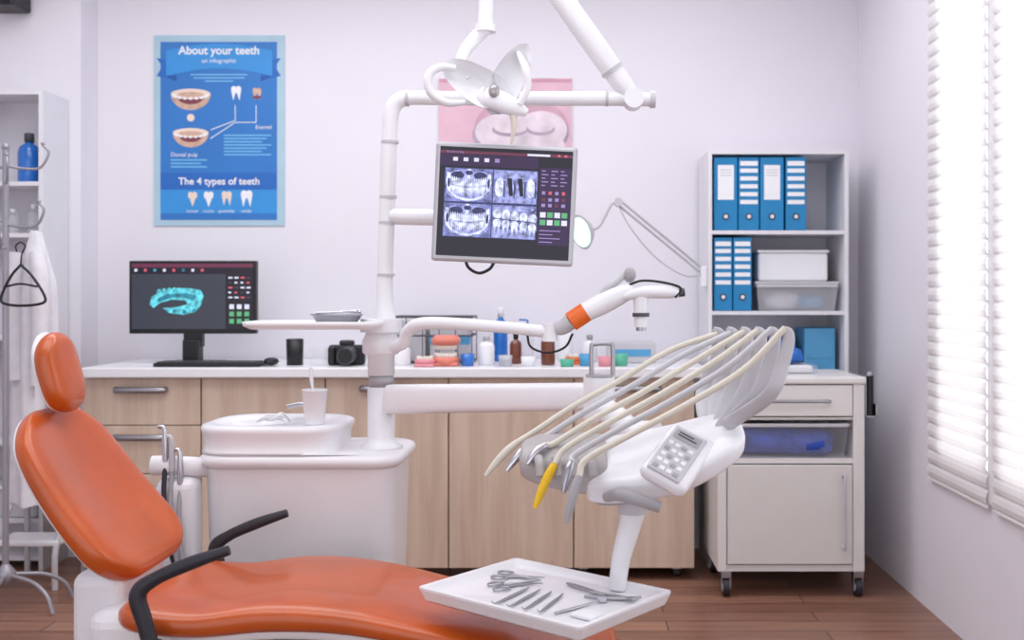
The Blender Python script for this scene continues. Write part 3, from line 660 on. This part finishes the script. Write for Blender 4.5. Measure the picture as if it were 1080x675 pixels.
b.tube([j+Vector((-.005,0,.01)),j.lerp(e,.1),j.lerp(e,.18),j.lerp(e,.22),j.lerp(e,.6),e],[.026,.031,.031,.034,.034,.034],M_white,n=22)
b.cyl(tuple(j.lerp(e,.19)),tuple(j.lerp(e,.205)),.0365,M_lgray)
b.cyl(tuple(e+Vector((0,-.035,0))),tuple(e+Vector((0,.035,0))),.045,M_white)
b.tube([e,P(528,-52,3.05),P(513,-40,3.02),P(513,-21,3.0)],.022,M_white)
b.done('spring_arm',r,'thick white balanced lamp arm')
# monitor arm
mc=P(532,215,2.98)
B().tube([P(412,228,3.15),P(440,229,3.15),P(500,229,3.13),(mc.x,3.12,mc.z)],.0245,M_white,n=18).cyl((mc.x,3.12,mc.z),(mc.x,3.075,mc.z),.03,M_white).done('monitor_arm',r)
# service tray (small)
tx_=XX(335,3.12)
B().rings([rrect(tx_,3.12,.18,.09,.03,1.076),rrect(tx_,3.12,.20,.11,.04,1.086),rrect(tx_,3.12,.203,.112,.04,1.099),rrect(tx_,3.12,.195,.105,.04,1.099),rrect(tx_,3.12,.186,.096,.035,1.088)],M_white).cyl((px_,py_,1.065),(px_,py_,1.105),.062,M_white,n=28).done('service_tray',r,'white swivel tray on the pole')
x=XX(357,3.12)
b=B().rings([se(x,3.1,.055,.035,2.5,1.0885),se(x,3.1,.075,.05,2.5,1.118),se(x,3.1,.08,.055,2.5,1.12),se(x,3.1,.07,.046,2.5,1.114),se(x,3.1,.05,.03,2.5,1.092)],M_steel)
b.done('kidney_dish',label='small stainless steel dish on the swivel tray',cat='dish')
for k in range(3):
    B().tube([(x-.06+.02*k,3.09+.01*k,1.124),(x+.02+.02*k,3.1,1.127+.002*k),(x+.07,3.11-.01*k,1.125)],.0035,M_chrome,n=8).done('dental_instrument',label='thin steel dental instrument lying across the dish',cat='dental tool',group='instruments on the dish')
# second arm to camera
B().tube([(px_+.03,3.13,1.02),P(425,362,3.1),P(430,350,3.08),P(442,342,3.05),P(470,341,3.03),P(530,345,3.0),P(578,350,2.97)],[.02,.019,.019,.019,.018,.017,.018],M_white,n=16).cyl(tuple(P(580,341,2.97)),tuple(P(580,360,2.97)),.022,M_white).done('camera_arm',r)
# delivery beam
a=P(412,421,3.12);c=P(632,418,2.75)
w=Vector((0,0,1));dirv=(c-a).normalized();sd=dirv.cross(w)*.03
R=[]
for q in (a,c):
    R.append([q+sd*math.copysign(abs(math.cos(t))**.5,math.cos(t))+w*(.044 if q is a else .036)*math.copysign(abs(math.sin(t))**.5,math.sin(t)) for t in [2*math.pi*k/24 for k in range(24)]])
B().rings(R,M_white).done('delivery_beam',r,'white horizontal beam carrying the instrument head')
B().cyl((c.x,c.y,c.z-.06),(c.x,c.y,c.z+.05),.042,M_white,n=28).cyl((c.x,c.y,c.z+.05),(c.x,c.y,c.z+.058),.036,M_grayp).tube([(c.x-.02,c.y,c.z+.055),(c.x-.02,c.y,c.z+.13),(c.x-.01,c.y,c.z+.138),(c.x+.03,c.y,c.z+.138),(c.x+.036,c.y,c.z+.12),(c.x+.036,c.y,c.z+.055)],.006,M_steel).done('beam_joint',r)
B().tube([(c.x,c.y,c.z-.03),(c.x+.04,2.70,c.z-.05),(.16,2.64,c.z-.08),(.22,2.60,.83)],.034,M_white,n=18).done('link_arm',r)
# assistant holder
B().tube([(-1.04,3.1,.66),(-1.08,3.02,.68),(-1.15,2.98,.69),(-1.19,2.98,.69)],.020,M_white,n=14,flat=1.4).done('assistant_holder',r)
B().box(-1.18,-1.068,2.96,3.06,.25,.655,M_white,.03,4).done('side_housing',r)
for k,(xx,h) in enumerate(((172,450),(179,460),(188,474))):
    t=P(xx,h,2.97)
    B().tube([t+Vector((-.014,0,0)),t+Vector((.003,0,-.006)),t+Vector((.006,0,-.05)),t+Vector((.006,0,-.1))],[.005,.007,.009,.009],M_chrome if k!=1 else M_lgray,n=12).done('suction_handpiece',r,'chrome suction handpiece')
    B().tube([t+Vector((.006,0,-.1)),t+Vector((.01,-.02,-.2)),t+Vector((.03,-.04,-.32)),t+Vector((.07,-.04,-.45))],.007,M_rubber if k==0 else M_grayp,n=10).done('suction_hose',r,'flexible suction hose')

# ---------- x-ray monitor
M_x0=mat('screen_indigo',(18,12,30),.3,emit=.3);M_x1=mat('screen_header',(110,60,110),.3,emit=.5);M_x2=mat('screen_xray_mid',(112,120,176),.4,emit=.6,var=.4,scale=45);M_x3=mat('screen_xray_light',(196,204,240),.4,emit=.7,var=.35,scale=60);M_x4=mat('screen_xray_dark',(46,48,94),.3,emit=.5,var=.3,scale=50);M_x5=mat('screen_lavender',(140,122,176),.3,emit=.5);M_x6=mat('screen_purple',(46,26,66),.3,emit=.4);M_x7=mat('screen_xray_bone',(144,152,206),.4,emit=.6,var=.4,scale=60)
roll=math.radians(-2.6)
r=root('xray_monitor','silver framed flat monitor showing dental x-rays on the unit arm','monitor',(mc.x,2.98,mc.z))
sc=2.98/F
def MB(y): 
    return B().plane((mc.x,y,mc.z),sc,roll)
b=MB(2.98);b.box(-75,75,-63,63,-14,0,M_lace,3).box(-60,60,-50,50,-24,-13,M_lgray,3).cyl((0,0,-24),(0,0,-33),9,M_dgray);b.done('housing',r,'silver gray housing')
b=MB(2.98)
b.rect(-70,-58,70,57,.4,M_x0)
b.rect(-70,-54,70,-51,.6,M_scr3);b.text('Dental X-Ray',-54,-51.6,3.4,.8,M_x5,'CENTER');b.rect(22,-53.7,46,-51.5,.8,M_sw)
for k in range(2): b.rect(54+k*7,-54,57+k*7,-51.6,.8,M_sr)
b.rect(-70,-50.5,34,-38,.6,M_x6)
for k in range(5):b.rect(-56+k*11,-47,-51+k*11,-43,.8,M_sw if k<4 else M_x5)
b.rect(-64,-36,34,37,.6,M_x4)
for (x0,y0) in ((-64,-36),(-13,-36),(-64,1),(-13,1)): b.rect(x0+.5,y0+.5,x0+(50.5 if x0<-20 else 47),y0+35.5,.8,M_x2)
zi=.9
def nz():
    global zi
    zi+=.006; return zi
for y0 in (-36,1):
    cx=-38.5;cy=y0+18
    b.oval(cx,cy-9,23,7.5,nz(),M_x7);b.oval(cx,cy+5,24,12,nz(),M_x7)
    b.oval(cx-12,cy-10,7,4,nz(),M_x4);b.oval(cx+12,cy-10,7,4,nz(),M_x4);b.rect(cx-1.6,cy-17,cx+1.6,cy-7,nz(),M_x3);b.oval(cx,cy-13,4,2.4,nz(),M_x4)
    b.arc(cx,cy-2,23.5,18.5,20,160,2.2,nz(),M_x3)
    for s_ in (-1,1):
        b.poly([(cx+s_*23,cy-13),(cx+s_*20,cy-12),(cx+s_*18.5,cy+4),(cx+s_*22,cy+6),(cx+s_*24,cy-4)][::(1 if s_<0 else -1)],M_x3,nz()); b.oval(cx+s_*21,cy-2,1.4,5,nz(),M_x4,n=12)
    for k in range(16):
        t=(k-7.5)/7.5; bend=2.2*(1-t*t)
        w=1.15 if abs(t)<.45 else 1.45
        z=nz()
        b.poly([(cx+t*17-w,cy-2.2+bend),(cx+t*17+w,cy-2.2+bend),(cx+t*17.6+.3,cy-9+bend),(cx+t*17.6-.3,cy-9+bend)],M_x3,z);b.oval(cx+t*17,cy-2+bend,w,2.0,nz(),M_x3,n=12)
        b.poly([(cx+t*16.6-w,cy+2.4+bend),(cx+t*16.6+w,cy+2.4+bend),(cx+t*15.4+.3,cy+9+bend),(cx+t*15.4-.3,cy+9+bend)],M_x3,z);b.oval(cx+t*16.6,cy+2.2+bend,w,1.9,nz(),M_x3,n=12)
b.rect(-12,-35,33,-24,.9,M_x7);b.rect(-12,-10,33,-1,.9,M_x7)
for k,(xx,ww) in enumerate(((-6,5),(5,4.2),(16,4.4),(27,4.6))):
    b.oval(xx,-17,ww,10,1.0+.02*k,M_x7 if k in(1,2) else M_x3,n=18)
    if k in (1,2): b.poly([(xx-3,-27),(xx+1.8,-27),(xx+3.6,-9),(xx,-8)],M_x0,1.3)
    b.line(xx+4.8,-24,xx+5,-7,1.2,1.1,M_x4)
b.rect(-12,27,33,36,.9,M_x7);b.oval(10,5,22,3,.92,M_x7)
for k in range(5):
    y=k*1.0
    b.oval(-7+k*9.3,11+y,4.5,5.6,1.1+.01*k,M_x3,n=18);b.oval(-7+k*9.3,20+y,4.3,4.2,1.16+.01*k,M_x3,n=18);b.poly([(-10.8+k*9.3,21+y),(-7.6+k*9.3,22+y),(-9+k*9.3,33)],M_x3,1.22);b.poly([(-6.4+k*9.3,22+y),(-3.2+k*9.3,21+y),(-4.8+k*9.3,33)],M_x3,1.23)
    b.line(-2.4+k*9.3,8+y,-2.4+k*9.3,24+y,.8,1.3,M_x2)
b.line(-12,15.4,33,19,.9,1.35,M_x4)
b.rect(36,-50,69,42,.6,M_x6);b.rect(36,-50,69,-40,.7,M_x0)
for k in range(5):
    for i in range(3):
        b.rect(38+i*10,-37+k*3.8,(45 if (k+i)%2 else 42)+i*10,-35.9+k*3.8,.8,M_x5)
for i in range(4): b.rect(39+i*7,-15,42.5+i*7,-11.5,.8,M_sr if i%2 else M_x5)
for k in range(2):
    for i in range(4):b.rect(39+i*7,-8+k*6,43+i*7,-4.5+k*6,.8,M_x5 if (i+k)%3 else M_scr3)
for k in range(2):
    for i in range(4): b.rect(38+i*7.6,7+k*8,44+i*7.6,12.6+k*8,.8,M_sg if (i+k)%2 else M_sw)
for k in range(4): b.rect(38,26+k*4,60-(k%2)*8,27+k*4,.8,M_x5)
b.rect(-70,44,70,57,.6,M_x0)
b.done('screen',r,'lit screen with panoramic tooth x-rays')
b=B().tube([P(490,270,3.01),P(494,282,3.01),P(505,288,3.01),P(516,284,3.01),P(521,277,3.01)],.0045,M_black,n=8);b.done('cable',r,'black cable loop')

# ---------- dental lamp
r=root('dental_lamp','white curved dental operating lamp with loop handles hanging over the screen','dental lamp',tuple(P(520,60,3.0)))
B().tube([P(513,-20,3.0),P(513,5,3.0),P(512,26,3.0)],.022,M_white,n=18).cyl(tuple(P(512,26,3.0)),tuple(P(512,34,3.0)),.03,M_white).done('drop_tube',r)
B().tube([P(512,30,3.0),P(500,42,3.0),P(490,55,2.98),P(486,70,2.95),P(495,85,2.92)],[.02,.02,.018,.016,.014],M_white,n=16).done('yoke',r)
def shell(c,wd,ht,ang,bow,nm):
    b=B();n=18
    ca,sa=math.cos(ang),math.sin(ang)
    for side in (0,1):
        Rr=[]
        for i in range(n+1):
            v=-1+2*i/n; hw_=math.sqrt(max(0,1-abs(v)**2.6))*(1-.18*v)
            row=[]
            for k in range(13):
                u=(-1+2*k/12)*hw_
                X=u*wd;Z=v*ht;Y=bow*(1-(u*u+v*v)*.8)+(.008 if side else 0)
                row.append(Vector(c)+Vector((X*ca-Z*sa,Y,X*sa+Z*ca)))
            Rr.append(row)
        b.rings(Rr,M_white,cap=False,closed=False)
    b.done(nm,r)
shell(P(500,86,2.87),.05,.10,math.radians(58),.045,'reflector_shell')
shell(P(536,82,2.87),.045,.11,math.radians(-28),.045,'reflector_shell')
B().tube([P(508,98,2.90),P(520,104,2.875),P(540,112,2.87),P(556,119,2.87)],[.02,.03,.026,.010],M_white,n=18,flat=.7,up=(0,1,0)).done('lamp_core',r)
B().ell(tuple(P(521,96,2.855)),.015,.012,.02,M_lens).done('light_window',r,'gray glass light window')
B().tube([P(490,108,2.88),P(470,108,2.86),P(454,97,2.85),P(452,80,2.85),P(464,71,2.86),P(480,72,2.88)],[.008,.011,.012,.012,.011,.009],M_white,n=12).done('handle',r)
B().tube([P(546,54,2.9),P(554,72,2.86),P(556,92,2.86),P(548,110,2.86)],[.008,.011,.011,.009],M_white,n=12).done('handle',r)
B().tube([P(540,110,2.88),P(542,130,2.87),P(541,142,2.87),P(539,152,2.87)],[.014,.009,.006,.004],M_cream,n=12).done('joystick',r,'cream joystick tip')

# ---------- camera head on arm
r=root('treatment_camera','white and orange camera head on a jointed arm','camera',tuple(P(640,320,2.95)))
B().tube([P(588,346,2.97),P(594,345,2.96),P(603,338,2.95)],[.02,.022,.024],M_lgray,n=18).done('arm_base',r)
B().tube([P(602,339.5,2.95),P(618,329,2.95)],[.0285,.0285],M_band,n=20).done('orange_band',r,'orange plastic ring')
B().tube([P(616,330,2.95),P(640,318,2.95),P(661,308,2.94),P(668,305,2.94)],[.0275,.03,.024,.016],M_white,n=20).done('arm_body',r)
B().tube([P(634,312,2.95),P(640,304,2.95),P(652,296,2.95),P(662,286,2.95)],.009,M_lgray,n=10).ell(tuple(P(664,290,2.95)),.018,.018,.022,M_grayp).done('bracket',r)
B().tube([P(655,313,2.93),P(680,308,2.92),P(705,308,2.92),P(716,309,2.92)],[.012,.018,.018,.012],M_white,n=14).cyl(tuple(P(714,309,2.92)),tuple(P(722,308,2.92)),.012,M_dgray).done('grip',r)
B().cyl(tuple(P(676,312,2.93)),tuple(P(676,345,2.93)),.022,M_white,r1=.018).cyl(tuple(P(676,330,2.93)),tuple(P(676,334,2.93)),.024,M_dgray).cyl(tuple(P(676,345,2.93)),tuple(P(676,349,2.93)),.014,M_steel).done('camera_body',r)
B().tube([P(664,300,2.93),P(678,296,2.92),P(700,298,2.91),P(718,304,2.91),P(712,314,2.91)],.0035,M_black,n=8).done('cable',r,'thin black cable')
B().tube([P(556,352,3.0),P(560,366,2.99),P(578,372,2.98),P(596,366,2.97),P(604,352,2.96)],.0035,M_black,n=8).done('cable',r,'thin black cable')

# ---------- delivery head
r=root('instrument_delivery_head','white instrument head with handpieces, long hoses and control panel','dental delivery unit',(.2,2.45,.7))
def sec(x,y,z,a,b_,tilt,e=3.8,n=44):
    out=[]
    for k in range(n):
        t=2*math.pi*k/n;c_,s_=math.cos(t),math.sin(t)
        u=a*abs(c_)**(2/e)*(1 if c_>0 else -1);v=b_*abs(s_)**(2/e)*(1 if s_>0 else -1)
        out.append(Vector((x,y+u*math.cos(tilt)-v*math.sin(tilt),z+u*math.sin(tilt)+v*math.cos(tilt))))
    return out
def body(secs,m,nm,lab=None,e=3.8):
    q=cr(secs,8); B().rings([sec(*s_,e) for s_ in q],m).done(nm,r,lab)
T=math.radians(20)
body([(.04,2.5,.758,.09,.026,T),(.05,2.5,.758,.108,.036,T),(.09,2.49,.762,.118,.040,T),(.17,2.47,.775,.124,.041,T),(.25,2.455,.795,.124,.040,T),(.32,2.45,.82,.112,.038,T),(.375,2.45,.842,.09,.032,T),(.40,2.45,.852,.065,.024,T),(.408,2.45,.855,.04,.012,T)],M_white,'head_body')
body([(.05,2.5,.735,.07,.012,T),(.08,2.49,.735,.095,.022,T),(.2,2.465,.757,.10,.022,T),(.32,2.455,.80,.085,.02,T),(.36,2.455,.82,.05,.01,T)],M_grayp,'underside_cover','gray underside cover')
body([(-.118,2.5,.785,.025,.015,T),(-.108,2.5,.785,.06,.034,T),(-.06,2.5,.784,.088,.048,T),(.0,2.5,.78,.098,.054,T),(.05,2.5,.775,.104,.056,T),(.085,2.5,.775,.10,.048,T),(.09,2.5,.775,.08,.035,T)],M_drum,'holder_drum','warm gray rounded instrument holder',2.3)
for i in range(4):
    xx=-.07+.04*i; B().tube([(xx,2.41,.80),(xx+.004,2.385,.79),(xx+.006,2.375,.765)],.011,M_drum,n=12).done('holder_rest',r,'small gray handpiece rest')
vdir=Vector((0.50,.68,.50)).normalized(); udir=Vector((1,-.16,-.34)); udir=(udir-vdir*udir.dot(vdir)).normalized()
po=P(716,474,2.325)
b=B().plane(po,2.33/F,0,u=udir,v=vdir)
b.box(-25,29,-41,45,-26,-7,M_white,9,4,True);b.done('control_housing',r,'angular white control housing')
b=B().plane(po,2.33/F,0,u=udir,v=vdir)
b.box(-19,19,-36,36,-9,-5,M_lgray,2,2).rect(-15,-31,15,-17,-4.6,M_grayp);b.rect(-11,-28,6,-26,-4.3,M_dgray);b.rect(-11,-24,11,-22,-4.3,M_dgray)
for i in range(4):
    for jj in range(5): b.box(-15+i*7.9,-9.4+i*7.9,-(32-jj*9.4),-(32-jj*9.4)+5.6,-5.5,-4,M_white if (i+jj)%3 else M_grayp,.6,1)
b.done('control_panel',r,'pale gray keypad with small display')
B().tube([P(640,524,2.36),P(652,522,2.32),P(672,527,2.3),P(696,535,2.3)],[.012,.014,.014,.013],M_grayp,n=16).done('grip_handle',r,'gray grip handle')
B().tube([P(662,515,2.42),P(668,533,2.42),P(664,555,2.42),P(655,590,2.42),P(651,621,2.42)],[.03,.03,.026,.022,.020],M_white,n=20).cyl(tuple(P(667,527,2.42)),tuple(P(667,541,2.42)),.033,M_lgray,n=24).done('tray_post',r)
tips=[(512,502),(534,497),(556,490),(564,536),(594,520),(597,552)]
mats=[M_cream,M_chrome,M_chrome,M_yellow,M_steel,M_grayp]
for i in range(6):
    t=i/5; d=2.66-.36*t
    pk=(756+72*t,352-6*t)
    pts=[pk,(706+78*t,370+20*t),(652+70*t,402+26*t),(602+60*t,430+30*t),(564+54*t,455+30*t)]
    ds=[d,d-.01,d-.03,d-.05,d-.06]
    Q=[P(a_,b_,q_) for (a_,b_),q_ in zip(pts,ds)]
    tip=P(tips[i][0],tips[i][1],d-.10)
    Q.append(Q[-1].lerp(tip,.35)+Vector((0,0,.012)))
    B().tube(Q,.0074,M_cream if i not in(1,4) else M_lgray,n=12).done('instrument_hose',r,'cream flexible instrument hose')
    hs=Q[-1]
    B().tube([hs,hs.lerp(tip,.35)+Vector((0,0,.006)),hs.lerp(tip,.75)+Vector((0,0,.004)),tip],[.0085,.0105,.0088,.005],mats[i],n=14).done('handpiece',r,['cream suction tip','chrome handpiece','chrome handpiece','yellow air water syringe','steel handpiece','gray handpiece'][i])
    bs=P(738+36*t,450+2*t,d+.02);bs.y=2.53-.13*t
    B().tube([bs,P(pk[0]-16,416,d),P(pk[0]-2,382,d),P(pk[0]+4,354,d),P(pk[0]-4,347,d)],[.017,.0165,.0155,.013,.008],M_lgray,n=14,flat=.32,up=(0,1,0)).done('whip_arm',r,'broad flat gray balanced whip arm')
# ---------- instrument tray
cs=[Vector((-.37,2.394)),Vector((-.165,2.66)),Vector((.21,2.36)),Vector((.0,2.085))]
ctr=sum(cs,Vector((0,0)))/4+Vector((.025,0)); ux_=(cs[2]-cs[1]).normalized(); uy_=Vector((-ux_.y,ux_.x))
hw,hd=.235,.168; zt2=.492
r=root('instrument_tray','white rectangular instrument tray on the delivery post','tray',(ctr.x,ctr.y,zt2-.03))
Mt=Matrix(((ux_.x,uy_.x,0,ctr.x),(ux_.y,uy_.y,0,ctr.y),(0,0,1,zt2),(0,0,0,1)))
def rr(a,b_,z,rad=.012): return rrect(0,0,a,b_,rad,z,5)
b=B();b.M=Mt;b.rings([rr(.012,.012,-.018),rr(hw*.93,hd*.92,-.018),rr(hw*.97,hd*.96,-.012)],M_white,cap=False).rings([rr(hw*.97,hd*.96,-.012),rr(hw+.002,hd+.002,.012),rr(hw+.002,hd+.002,.017)],M_white,cap=False,smooth=False).rings([rr(hw+.002,hd+.002,.017),rr(hw-.009,hd-.009,.017),rr(hw-.012,hd-.012,.014)],M_white,cap=False,smooth=False).rings([rr(hw-.012,hd-.012,.014),rr(hw-.022,hd-.022,.002),rr(hw-.03,hd-.03,.0),rr(.012,.012,.0)],M_white,cap=False);b.add(rr(.012,.012,0),[list(range(24))],M_white);b.done('tray_dish',r)
def tool(kind,u,v,ang,L=.15,label=''):
    b=B();b.M=Mt@Matrix.Translation((u,v,.002))@Matrix.Rotation(math.radians(ang),4,'Z')
    if kind=='probe':
        b.tube([(-L/2-.02,0,.012),(-L/2-.008,.0,.004),(-L/2+.02,0,.002),(0,0,.002),(L/2-.02,0,.002),(L/2,0,.003)],[.0012,.0015,.0028,.0036,.0028,.0015],M_steel,n=8)
    elif kind=='mirror':
        b.tube([(-L/2,0,.002),(0,0,.002),(L/2,0,.004)],[.003,.0036,.0015],M_steel,n=8);b.cyl((L/2+.009,0,.002),(L/2+.009,0,.006),.011,M_chrome,n=20)
    elif kind=='scissors':
        for s_ in (1,-1):
            b.tube([(-.03,-s_*.012,.003),(.0,0,.003),(.06,s_*.012,.003)],[.0035,.004,.001],M_steel,n=8)
            ring=[(-.045+.016*math.cos(t)*1.2,-s_*.022+.013*math.sin(t),.003) for t in [2*math.pi*k/12 for k in range(13)]]
            b.tube(ring,.0028,M_steel,n=8,res=3)
    elif kind=='tweezers':
        for s_ in (1,-1): b.tube([(-L/2,0,.003),(-L/4,s_*.006,.003),(L/4,s_*.005,.003),(L/2,s_*.001,.003)],[.003,.003,.0025,.001],M_steel,n=8)
    elif kind=='forceps':
        for s_ in (1,-1): b.tube([(-.075,-s_*.018,.003),(-.03,-s_*.014,.003),(.02,0,.004),(.04,s_*.008,.006),(.055,s_*.002,.012)],[.0035,.004,.005,.0035,.0015],M_steel,n=8)
    b.done('dental_'+kind,label=label,cat='dental tool',group='instruments on the tray')
tool('scissors',-.14,.075,20,label='steel surgical scissors lying on the white tray')
tool('scissors',-.10,.02,60,label='steel scissors lying on the white tray')
for k in range(4): tool('probe',-.05+.035*k,-.05+.004*k,100+3*k,.14,label='thin steel dental probe in a row on the tray')
tool('mirror',.12,-.03,80,.13,label='steel dental mirror lying on the white tray')
tool('tweezers',.05,.09,-10,.13,label='steel tweezers lying on the white tray')
tool('forceps',.15,.08,15,label='steel extraction forceps lying on the white tray')
b=B();b.M=Mt@Matrix.Translation((.17,-.06,.001));b.box(-.03,.03,-.025,.025,0,.008,M_tissue,.003);b.done('gauze_pad',label='folded white gauze pad on the tray',cat='gauze')

# ---------- lights / world / camera
w=bpy.data.worlds.new('world');bpy.context.scene.world=w;w.use_nodes=True
bg=w.node_tree.nodes['Background'];bg.inputs[0].default_value=(.92,.935,.99,1);bg.inputs[1].default_value=1.55
def area(nm,loc,rot,sx,sy,en,col):
    l=bpy.data.lights.new(nm,'AREA');l.shape='RECTANGLE';l.size=sx;l.size_y=sy;l.energy=en;l.color=col
    o=bpy.data.objects.new(nm,l);COL.objects.link(o);o.location=loc;o.rotation_euler=rot
    return o
area('ceiling_light',(-.8,2.2,2.78),(0,0,0),2.6,1.2,28,(.97,.98,1))
area('ceiling_light',(-.7,3.7,2.78),(0,0,0),3.2,.8,31,(.97,.98,1))
area('daylight',(2.0,2.85,1.6),(0,math.radians(90),0),2.2,2.4,22,(1,.985,.97))
cam=bpy.data.cameras.new('camera');co=bpy.data.objects.new('camera',cam);COL.objects.link(co)
co.location=(0,0,H);co.rotation_euler=(math.radians(90),0,0)
cam.sensor_width=36;cam.lens=36*F/1080;cam.shift_x=-60/1080;cam.shift_y=-27.5/1080
cam.dof.use_dof=True;cam.dof.focus_distance=2.8;cam.dof.aperture_fstop=3.2
bpy.context.scene.camera=co
try:
    bpy.context.scene.view_settings.view_transform='Standard'
except Exception as ex: print(ex)
